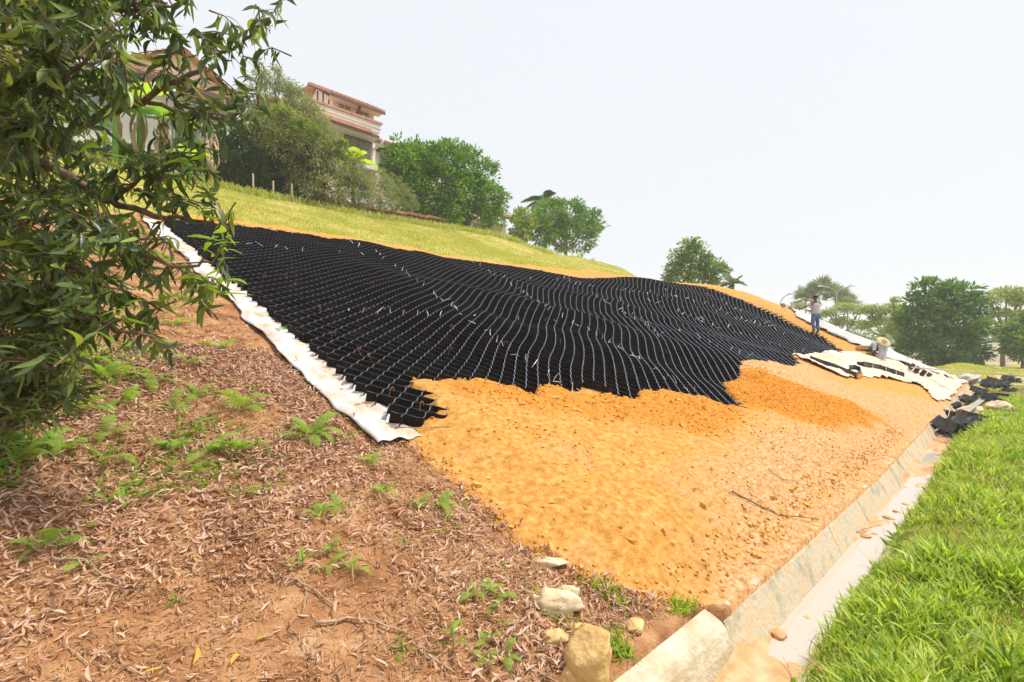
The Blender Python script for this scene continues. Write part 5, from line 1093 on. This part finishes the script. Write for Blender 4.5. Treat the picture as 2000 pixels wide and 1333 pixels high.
s, t = place(2600, 2.0, 2.2, 4, 13, lambda s, t: np.clip(fbm(s*2, t*2, 226, 2)*3, 0, 1)); grass('grass', s-.15*rng.random(len(s)), t, .05, 'grass', 'sparse weeds along the edge of the white fabric', blade_t(3, .12, .7), .5, 1.4, .7, hi=.6)
s, t = place(26000, -1.5, 2.0, 7.5, 14, lambda s, t: vis(s, t)*np.clip(fbm(s*1.1, t*1.1, 227, 3)*2.4-.1, 0, 1)); grass('weeds', s, t, .085, 'fern', 'low green weeds in the upper part of the leaf litter', blade_t(3, .22, .8), .4, 1.4, .8, hi=.8)
s, t = place(30000, -1.6, 1.6, 3.6, 8, lambda s, t: vis(s, t)*np.clip(fbm(s*1.7, t*1.7, 241, 3)*2.8+.1, 0, .8)*np.clip((1.7-s)/1.2, 0, 1)); grass('weeds', s, t, .075, 'fern', 'low green growth in the shade of the foreground tree', blade_t(3, .2, .8), .4, 1.5, .8, hi=.7)
s, t = place(9000, 1.6, 14, .2, 1.0, lambda s, t: vis(s, t)*(canon(s, t) < .98)*np.exp(-((canon(s, t)-.82)/.12)**2)*np.clip(.5+2*fbm(s*2, t*2, 242, 2), .1, 1)); grass('weeds', s, t, .06, 'fern', 'small broad leaved weeds at the ragged edge of the grass', blade_t(3, .38, .8), .5, 1.5, .8, hi=.6)
s, t = place(5000, 1.4, 12, -.6, .95, gd); grass('dry_grass', s, t, .17, 'chaff', 'dead straw coloured blades among the bright grass', blade_t(3, .04, .7), .4, 1.2, .6)
ld = lambda s, t: vis(s, t)*(t > lawn0(s)+.02)*np.clip(.7+.9*fbm(s*.7, t*.7, 228, 3), .2, 1)*((s < 40))
s, t = place(150000, -3, 20, 13.6, 28, ld); s2, t2 = place(60000, 18, 42, 16, 30, ld); s3, t3 = place(8000, -12, 0, 13, 26, ld)
s = np.concatenate([s, s2, s3]); t = np.concatenate([t, t2, t3]); grass('lawn_grass', s, t, .13*(1+.6*fbm(s*.9, t*.9, 229, 3)), 'lawnb', 'short yellowish grass covering the lawn', blade_t(2, .16, .35), .4, 1.3, .35)
s, t = place(16000, 2, 30, 24.5, 27, lambda s, t: (t > 25.2+.7*vn(s*.9, s*0, 3))); grass('lawn_grass', s, t, .42, 'lawnb', 'longer grass at the foot of the shrubs', blade_t(3, .10, .45), .4, 1.3, .4, hi=.7)

# ------------------------------------------------------------- ferns and seedlings
def frond_mesh(L, seed, droop=.5):
    rr = random.Random(seed); V = []; Fs = []; R_ = []; K = 21
    def pt(x): return Vector((L*x*(1-.12*x), rr.uniform(-.001, .001)+.04*L*math.sin(x*2+seed), L*(.95*x-(droop+.25)*1.1*x*x)))
    pts = [pt(i/K) for i in range(K+1)]; mb = MB(); mb.tube(pts, [.0022*(1-.7*i/K) for i in range(K+1)], 3, cap=False)
    for i in range(2, K+1):
        x = i/K; p = pts[i]; ax = (pts[i]-pts[i-1]).normalized(); sd_ = ax.cross(Vector((0, 0, 1))).normalized(); up = sd_.cross(ax)
        l = L*.21*math.sin(math.pi*min(1, x*.80+.19))**.8
        for sg in (-1, 1):
            e = p+(sd_*sg+ax*.42-up*.18)*l; w_ = ax*L*.015; m1 = p.lerp(e, .35)+up*.006; m2 = p.lerp(e, .72)+up*.003
            mb.add([p-w_*.8, p+w_*.8, m1+w_*1.05, m1-w_*1.05, m2+w_*.75, m2-w_*.75, e], [(0, 1, 2, 3), (3, 2, 4, 5), (5, 4, 6)])
    me = mb.mesh('frond', M['fern']); a = me.attributes.new('rnd', 'FLOAT', 'FACE'); a.data.foreach_set('value', [rr.random()*.5+.25]*len(me.polygons)); return me
FR = [frond_mesh(1, k, random.uniform(.35, .75)) for k in range(6)]
def fern(u, v, L, n, label, full=False, cat='fern'):
    p = G(u, v); root = empty('fern', p); tag(root, label, cat, 'ferns growing through the litter')
    a0 = random.uniform(0, 6.28)
    for i in range(n):
        o = bpy.data.objects.new('frond', random.choice(FR)); COL.objects.link(o); o.parent = root; o.rotation_euler = (random.gauss(0, .2), random.uniform(-.55, .35), a0+6.283*i/n+random.gauss(0, .25)); s_ = L*random.uniform(.85, 1.3); o.scale = (s_,)*3
def seedling(u, v, L, n, label, m='leafy', w=.2):
    p = G(u, v); root = empty('seedling', p); tag(root, label, 'seedling', 'seedlings in the litter')
    MB().tube([(0, 0, -.02), (.004, .003, L*.5), (0, .006, L*.8)], [.003, .0025, .0015], 5).build('stem', M['fern'], root)
    tv, tf = leaf_t(w, 4, .3, .35, .1)
    for i in range(n):
        me = npmesh('leaf', tv*L*random.uniform(.6, 1.0), tf, rnd=np.full(sum(len(f) for f in tf), random.random()), smooth=True); o = link('leaf', me, M[m], root, (0, .003, L*random.uniform(.2, .8))); o.rotation_euler = (random.gauss(0, .3), -random.uniform(.1, 1.1), 2.4*i+random.gauss(0, .3))
ferns = [(92, 1075, .17, 5, 'bright arching fern alone at the lower left edge of the bare soil'), (165, 1112, .12, 3, 'small two fronded fern right of the arching lower left fern'), (155, 1040, .10, 3, 'tiny fern just above the arching lower left fern'),
         (470, 968, .14, 5, 'isolated upright fern at the centre left of the litter'), (530, 960, .09, 3, 'yellowish small fern beside the isolated upright one'), (606, 850, .30, 10, 'biggest full fern on the litter below the white fabric'), (470, 800, .26, 8, 'leafy fern below the branches near the middle of the slope'),
         (430, 680, .24, 6, 'light fern left of the white fabric upper part'), (545, 648, .20, 7, 'dark green tuft right at the edge of the white fabric'), (400, 890, .22, 8, 'dense fern in the upper middle of the litter'), (380, 930, .16, 6, 'fern just below the dense middle fern'), (455, 885, .18, 6, 'fern right of the dense middle fern'),
         (495, 880, .14, 4, 'fern with pale tips right of the fern group'), (320, 925, .15, 3, 'single pale curved fern left of the fern group'), (345, 880, .18, 6, 'shaded fern left of the dense middle fern'), (625, 1015, .13, 5, 'fern left in the pair above the stick'), (665, 1000, .12, 5, 'fern right in the pair above the stick'),
         (640, 1105, .12, 4, 'thin fern above the frayed root'), (690, 1120, .11, 4, 'fern right above the frayed root'), (648, 1078, .10, 4, 'fern with drooping fronds above the frayed root'), (725, 905, .14, 5, 'pale fern on the red soil near the fabric end'), (750, 965, .14, 6, 'dense small fern beside the orange soil edge'),
         (848, 990, .20, 6, 'large bright fern touching the orange soil edge'), (815, 990, .12, 4, 'small fern left of the large bright one'), (905, 990, .08, 3, 'tiny fern right of the large bright one'), (925, 1170, .13, 5, 'left fern of the pair left of the pale stones'), (970, 1165, .13, 5, 'right fern of the pair left of the pale stones'),
         (960, 1195, .10, 4, 'low fern below the pair left of the pale stones'), (950, 1262, .10, 4, 'dark fern near the bottom left of the boulder'), (985, 1285, .11, 5, 'bright fern near the bottom left of the boulder'), (945, 1300, .09, 4, 'lowest fern left of the boulder'), (985, 1228, .08, 3, 'single arching fern between the stones and the bottom ferns'),
         (790, 1275, .07, 3, 'tiny fern beside the frayed root end'), (60, 870, .22, 7, 'broad fern at the left edge below the dark bush'), (30, 900, .20, 6, 'fern cut by the left edge below the dark bush'), (130, 880, .18, 5, 'fern right of the broad left edge fern'), (215, 860, .20, 6, 'fern in the shade above the leafy stem'),
         (225, 905, .18, 5, 'narrow fern on a leafy stem'), (250, 985, .12, 3, 'thin single frond at the left centre'), (170, 800, .24, 7, 'feathery fern in the shade left of centre'), (110, 780, .24, 7, 'pale fern under the dark bush'), (250, 780, .24, 7, 'bright fern under the lowest branch'),
         (300, 745, .24, 7, 'fern right of the fallen branch'), (340, 800, .20, 7, 'fern below the lowest hanging leaves'), (170, 710, .30, 7, 'silvery green fern in front of the fallen branch'), (210, 740, .26, 6, 'large fern with long fronds over the dark litter'), (60, 740, .26, 7, 'fern inside the dark bush'),
         (390, 770, .20, 6, 'fern between the branches and the leafy fern'), (370, 715, .22, 6, 'bright feathery fern right of the lowest branch tip'), (290, 690, .24, 6, 'fern showing behind the lowest branch tip'), (345, 640, .20, 6, 'fern glimpsed behind the hanging leaves'), (130, 660, .3, 7, 'fern deep in the shade of the tree'), (30, 800, .26, 7, 'fern at the left edge inside the bush shade'),
         (500, 760, .12, 4, 'small dark tuft near the fabric, above the biggest fern'), (700, 745, .12, 5, 'brownish green tuft on the fabric edge'), (735, 790, .10, 4, 'lower brownish tuft by the fabric edge'), (655, 745, .10, 4, 'small tuft on the litter beside the fabric'), (690, 850, .09, 4, 'tiny tuft between the biggest fern and the fabric end')]
for f in ferns: fern(*f)
seedling(343, 1178, .06, 7, 'tiny rosette seedling alone in the bare soil'); seedling(590, 1110, .12, 6, 'seedling with narrow leaves left of the fern above the root'); seedling(870, 1055, .13, 3, 'upright seedling with blade like leaves below the large bright fern', 'grass', .12)
seedling(885, 1278, .13, 6, 'broad leaved seedling at the bottom left of the fern cluster', 'leafy', .2); seedling(790, 1080, .10, 3, 'pale two leaved seedling in the open litter'); seedling(200, 930, .16, 9, 'reddish stemmed seedling below the narrow fern'); seedling(375, 860, .16, 9, 'broad leaved seedling in the fern group'); seedling(640, 1090, .07, 6, 'seedling under the drooping fern')
seedling(785, 1275, .06, 5, 'yellow green sprout beside the frayed root end'); seedling(1185, 1170, .07, 4, 'grassy sprout right of the pale block', 'grass', .1)
for (u, v) in [(1575, 1160), (1600, 1165), (1620, 1172), (1640, 1155)]:
    pass

# ------------------------------------------------------------- foreground tree
tb = Vector((-1.1, 5.3, hh(-1.1, 5.3))); ft = empty('acacia_tree', tb); tag(ft, 'foreground tree with dark sickle shaped leaves reaching in from the left edge', 'tree')
inv = Matrix.Translation(-tb)
tr1 = Vector((-1.15, 4.9, tb.z+1.1)); tr2 = Vector((-1.2, 4.5, tb.z+2.4))
MB().tube([tb-Vector((0, 0, .3)), tr1, tr2, tr2+Vector((.1, -.2, 1.4))], [.11, .09, .075, .04], 10).build('trunk', M['bark'], ft, smooth=True).matrix_parent_inverse = inv
bl = [[(-120, 90, 3.6), (0, 200, 3.3), (60, 300, 3.2), (140, 350, 3.15), (215, 392, 3.1), (300, 420, 3.0), (400, 432, 2.9), (445, 445, 2.85)],
      [(60, 300, 3.2), (150, 250, 3.1), (250, 205, 3.0), (330, 165, 2.9), (400, 120, 2.9), (470, 85, 2.8), (522, 35, 2.75)],
      [(-140, 430, 3.2), (0, 455, 3.1), (70, 430, 3.0), (140, 425, 2.95), (240, 470, 2.8), (330, 520, 2.7), (400, 545, 2.65), (425, 560, 2.6)],
      [(-120, 560, 3.0), (0, 600, 2.8), (120, 610, 2.7), (220, 640, 2.6), (300, 660, 2.6), (345, 690, 2.55)],
      [(-100, -60, 3.4), (100, -10, 3.1), (230, 20, 2.9), (300, 10, 2.8), (345, 15, 2.75)],
      [(0, 200, 3.3), (120, 170, 3.2), (240, 190, 3.1), (340, 215, 3.0), (430, 235, 2.9), (505, 205, 2.9)],
      [(330, 520, 2.7), (390, 520, 2.6), (420, 500, 2.6), (445, 470, 2.6), (452, 462, 2.6)],
      [(-60, 260, 3.0), (60, 240, 2.7), (160, 120, 2.6), (240, 70, 2.5)],
      [(-140, 640, 2.9), (0, 690, 2.6), (80, 710, 2.5), (130, 740, 2.5)],
      [(215, 392, 3.1), (260, 360, 3.0), (330, 330, 2.95), (390, 300, 2.9)],
      [(60, 300, 3.2), (30, 400, 3.0), (60, 480, 2.9), (140, 520, 2.8), (200, 560, 2.7)]]
BP = []; brad = [.05, .026, .026, .022, .026, .022, .008, .022, .02, .016, .02]
for k, b in enumerate(bl):
    P = [at(*q) for q in b]
    if b[0][0] < -50: P = [tr1 if k in (2, 3, 8) else tr2]+P
    Q = []
    for i in range(len(P)-1):
        for q in range(4): Q.append(P[i].lerp(P[i+1], q/4)+Vector((random.gauss(0, .008), random.gauss(0, .008), random.gauss(0, .008))))
    Q.append(P[-1]); n = len(Q)
    MB().tube(Q, [brad[k]*(1-.95*i/n)+.0015 for i in range(n)], 7).build('branch', M['bark'], ft, smooth=True).matrix_parent_inverse = inv
    BP += [(q, i/n) for i, q in enumerate(Q) if i > 2]
BPn = np.array([q[0][:] for q in BP])
OUT = np.array([(-120, -120), (335, -90), (325, 5), (350, 30), (345, 60), (400, 95), (430, 62), (505, 25), (530, 45), (515, 110), (480, 130), (440, 110), (425, 170), (505, 190), (490, 225), (420, 240), (400, 262), (430, 330), (425, 385), (385, 390), (430, 420), (437, 452), (395, 470), (330, 470),
                (300, 500), (345, 505), (420, 480), (462, 500), (440, 520), (438, 590), (370, 610), (320, 600), (300, 640), (340, 670), (345, 705), (300, 690), (235, 660), (160, 670), (120, 700), (160, 735), (60, 790), (-120, 800)], float)
tw = MB(); LP = []; LX = []; LS = []; k = 0; tries = 0
FIX = [(525, 45), (510, 100), (500, 66), (470, 60), (455, 110), (482, 145), (490, 215), (505, 205), (462, 200), (440, 165), (380, 60), (350, 90), (330, 120), (400, 250), (430, 300), (420, 350), (425, 385), (360, 20), (420, 75), (400, 130), (528, 60), (515, 30), (498, 120), (350, 240), (300, 250), (445, 455), (440, 560), (340, 690), (325, 670), (470, 225), (385, 340), (460, 80), (430, 120), (485, 180)]
while k < 960 and tries < 9000:
    tries += 1
    fx = bool(FIX)
    u, v = FIX.pop() if fx else (random.uniform(-110, 520), random.uniform(-110, 780))
    if not fx and not inpoly(OUT, np.array([u]), np.array([v]))[0]: continue
    w_ = 1-.8*max(0, u)/450
    if 120 < u < 440 and 80 < v < 345: w_ *= .5 if v < 250 else .34
    if u > 300 and 395 < v < 515: w_ *= .22
    if u > 250 and v > 380: w_ *= .7
    if 60 < u < 330 and 395 < v < 470 : w_ *= .8
    if u > 430: w_ *= .9
    if v > 640: w_ *= .55
    if v < 470 and 20 < u < 110 and v > 280: w_ *= .7
    if not fx and random.random() > w_: continue
    d = random.uniform(2.35, 3.9) if u < 250 else random.uniform(2.6, 3.1)
    e = at(u, v, d); dd = np.linalg.norm(BPn-np.array(e[:])[None], axis=1); j = int(dd.argmin()); b0 = BP[j][0]
    Lg = (e-b0).length
    if Lg > .75: b0 = e+(b0-e).normalized()*.6; Lg = .6
    if Lg < .14: b0 = e+Vector((random.gauss(0, .12), random.gauss(0, .12), random.gauss(.05, .1)))
    dirv = (e-b0).normalized(); m_ = b0.lerp(e, .5)+Vector((random.gauss(0, .03), random.gauss(0, .03), .03)); tw.tube([b0, m_, e], [.0055, .0038, .0018], 4, cap=False); k += 1
    nl = random.randint(9, 14)
    for i in range(nl):
        f = .30+.72*i/nl; p = b0.lerp(m_, f*2) if f < .5 else m_.lerp(e, min(1, f*2-1))
        side = Vector((random.gauss(0, 1), random.gauss(0, 1), random.gauss(0, .8))).normalized()
        x = (dirv*.55+side*.75+Vector((0, 0, -.55))).normalized()
        LP.append(p); LX.append(x); LS.append(random.uniform(.055, .135)*(1 if i < nl-2 else .7))
# the bright young sprig in front of the mat and the tip shoots
LP = np.array([p[:] for p in LP]); LX = np.array([p[:] for p in LX]); LS = np.array(LS)
tw.build('twigs', M['bark'], ft).matrix_parent_inverse = inv
ft.children[-1]['kind'] = 'stuff'
dep = (LP[:, 0]+LP[:, 1])/R2; uu = 1000+(LP[:, 0]-LP[:, 1])/R2/dep*1000; vv = HV-(LP[:, 2]-EYE)/dep*1000
inside = (uu > 0) & (vv > 0)
rank = np.where(inside, LS/dep, 0); big = np.argsort(-rank)[:299]; isb = np.zeros(len(LP), bool); isb[big] = True
tvs = [leaf_t(.19+.035*q, 5, .30, .30+.12*q, .10+.06*q) for q in range(3)]
Nz = unit(len(LP), .9); RR = rotmats(LX, Nz); rnd = np.clip(rng.beta(1.6, 2.6, len(LP)), 0, 1); yg = rng.random(len(LP)) < .10
for q in range(3):
    sel = (~isb) & (np.arange(len(LP)) % 3 == q); V, Fs, r = scatter(tvs[q][0], tvs[q][1], LP[sel]-np.array(tb[:])[None], RR[sel], LS[sel], np.where(yg[sel], 1.0, rnd[sel]))
    o = link('foliage', npmesh('foliage', V, Fs, rnd=r, smooth=True), M['leaf'], ft); o['kind'] = 'stuff'
lm = []
for q in range(3):
    for c in range(5): lm.append(npmesh('leaf', tvs[q][0], tvs[q][1], rnd=np.full(sum(len(f) for f in tvs[q][1]), [.12, .3, .5, .72, .97][c]), smooth=True)); lm[-1].materials.append(M['leaf'])
for i in big:
    o = bpy.data.objects.new('leaf', lm[int(i) % 3*5+min(4, int(rnd[i]*5.5))]); COL.objects.link(o); o.parent = ft
    m4 = Matrix([list(RR[i][0])+[0], list(RR[i][1])+[0], list(RR[i][2])+[0], [0, 0, 0, 1]]).to_4x4(); m4 = Matrix.Translation(Vector(LP[i])-tb) @ m4 @ Matrix.Scale(float(LS[i]), 4); o.matrix_basis = m4
def sprig(u, v, d, n, L, label):
    """young shoot: bright leaves in a fan"""
    for i in range(n):
        o = bpy.data.objects.new('leaf', random.choice(ylm)); COL.objects.link(o); o.parent = ft; o.location = at(u, v, d)+Vector((0, 0, .012*i))-tb; a = 6.28*i/n+random.uniform(-.4, .4)
        o.rotation_euler = (random.gauss(0, .4), -random.uniform(-.2, .9), a); s_ = L*random.uniform(.7, 1.1); o.scale = (s_,)*3
ylm = []
for c in range(3): ylm.append(npmesh('leaf', tvs[c][0], tvs[c][1], rnd=np.full(sum(len(f) for f in tvs[c][1]), .2+.3*c), smooth=True)); ylm[-1].materials.append(M['leafy'])
for (u, v, n) in [(415, 480, 6), (440, 488, 7), (425, 510, 5), (400, 560, 5), (430, 575, 6), (345, 545, 4), (250, 100, 4), (60, 640, 5), (300, 590, 4), (370, 330, 5), (395, 420, 4), (240, 620, 5), (110, 430, 4), (200, 300, 4), (150, 560, 5), (380, 372, 4), (40, 710, 5)]:
    sprig(u, v, random.uniform(2.5, 2.8), n, .12, '')
# dark bush low at the left edge
bb = G(20, 800); db = empty('bush', bb); tag(db, 'dark leafy bush at the left edge under the foreground tree', 'bush'); P = []; X = []; tw = MB()
for i in range(130):
    e = at(random.uniform(-140, 190), random.uniform(590, 830), random.uniform(2.3, 3.0)); b0 = bb+Vector((random.gauss(0, .1), random.gauss(0, .1), 0)); tw.tube([b0-bb, b0.lerp(e, .6)+Vector((0, 0, .08))-bb, e-bb], [.006, .004, .002], 4, cap=False)
    for q in range(14): P.append((b0.lerp(e, .5+.5*q/14))[:]); X.append(((e-b0).normalized()*.6+Vector((random.gauss(0, 1), random.gauss(0, 1), random.gauss(.1, .7))).normalized())[:])
P = np.array(P); X = np.array(X); tw.build('stem', M['bark'], db)['kind'] = 'stuff'
V, Fs, r = scatter(tvs[0][0], tvs[0][1], P-np.array(bb[:])[None], rotmats(X, unit(len(P), 1.2)), rng.uniform(.05, .11, len(P)), rng.random(len(P))*.9); o = link('foliage', npmesh('foliage', V, Fs, rnd=r, smooth=True), M['leaf'], db); o['kind'] = 'stuff'
# ------------------------------------------------------------- haze
hm = bpy.data.materials.new('haze'); hm.use_nodes = True; hn = hm.node_tree.nodes; hn.clear(); ho = hn.new('ShaderNodeOutputMaterial'); hv = hn.new('ShaderNodeVolumePrincipled')
hv.inputs['Color'].default_value = (.93, .96, 1, 1); hv.inputs['Density'].default_value = .0012; hm.node_tree.links.new(hv.outputs[0], ho.inputs['Volume'])
hz_o = MB().box(-420, 520, -420, 420, -2.2, 30).build('haze', hm); tag(hz_o, 'thin pale morning haze', kind='stuff')
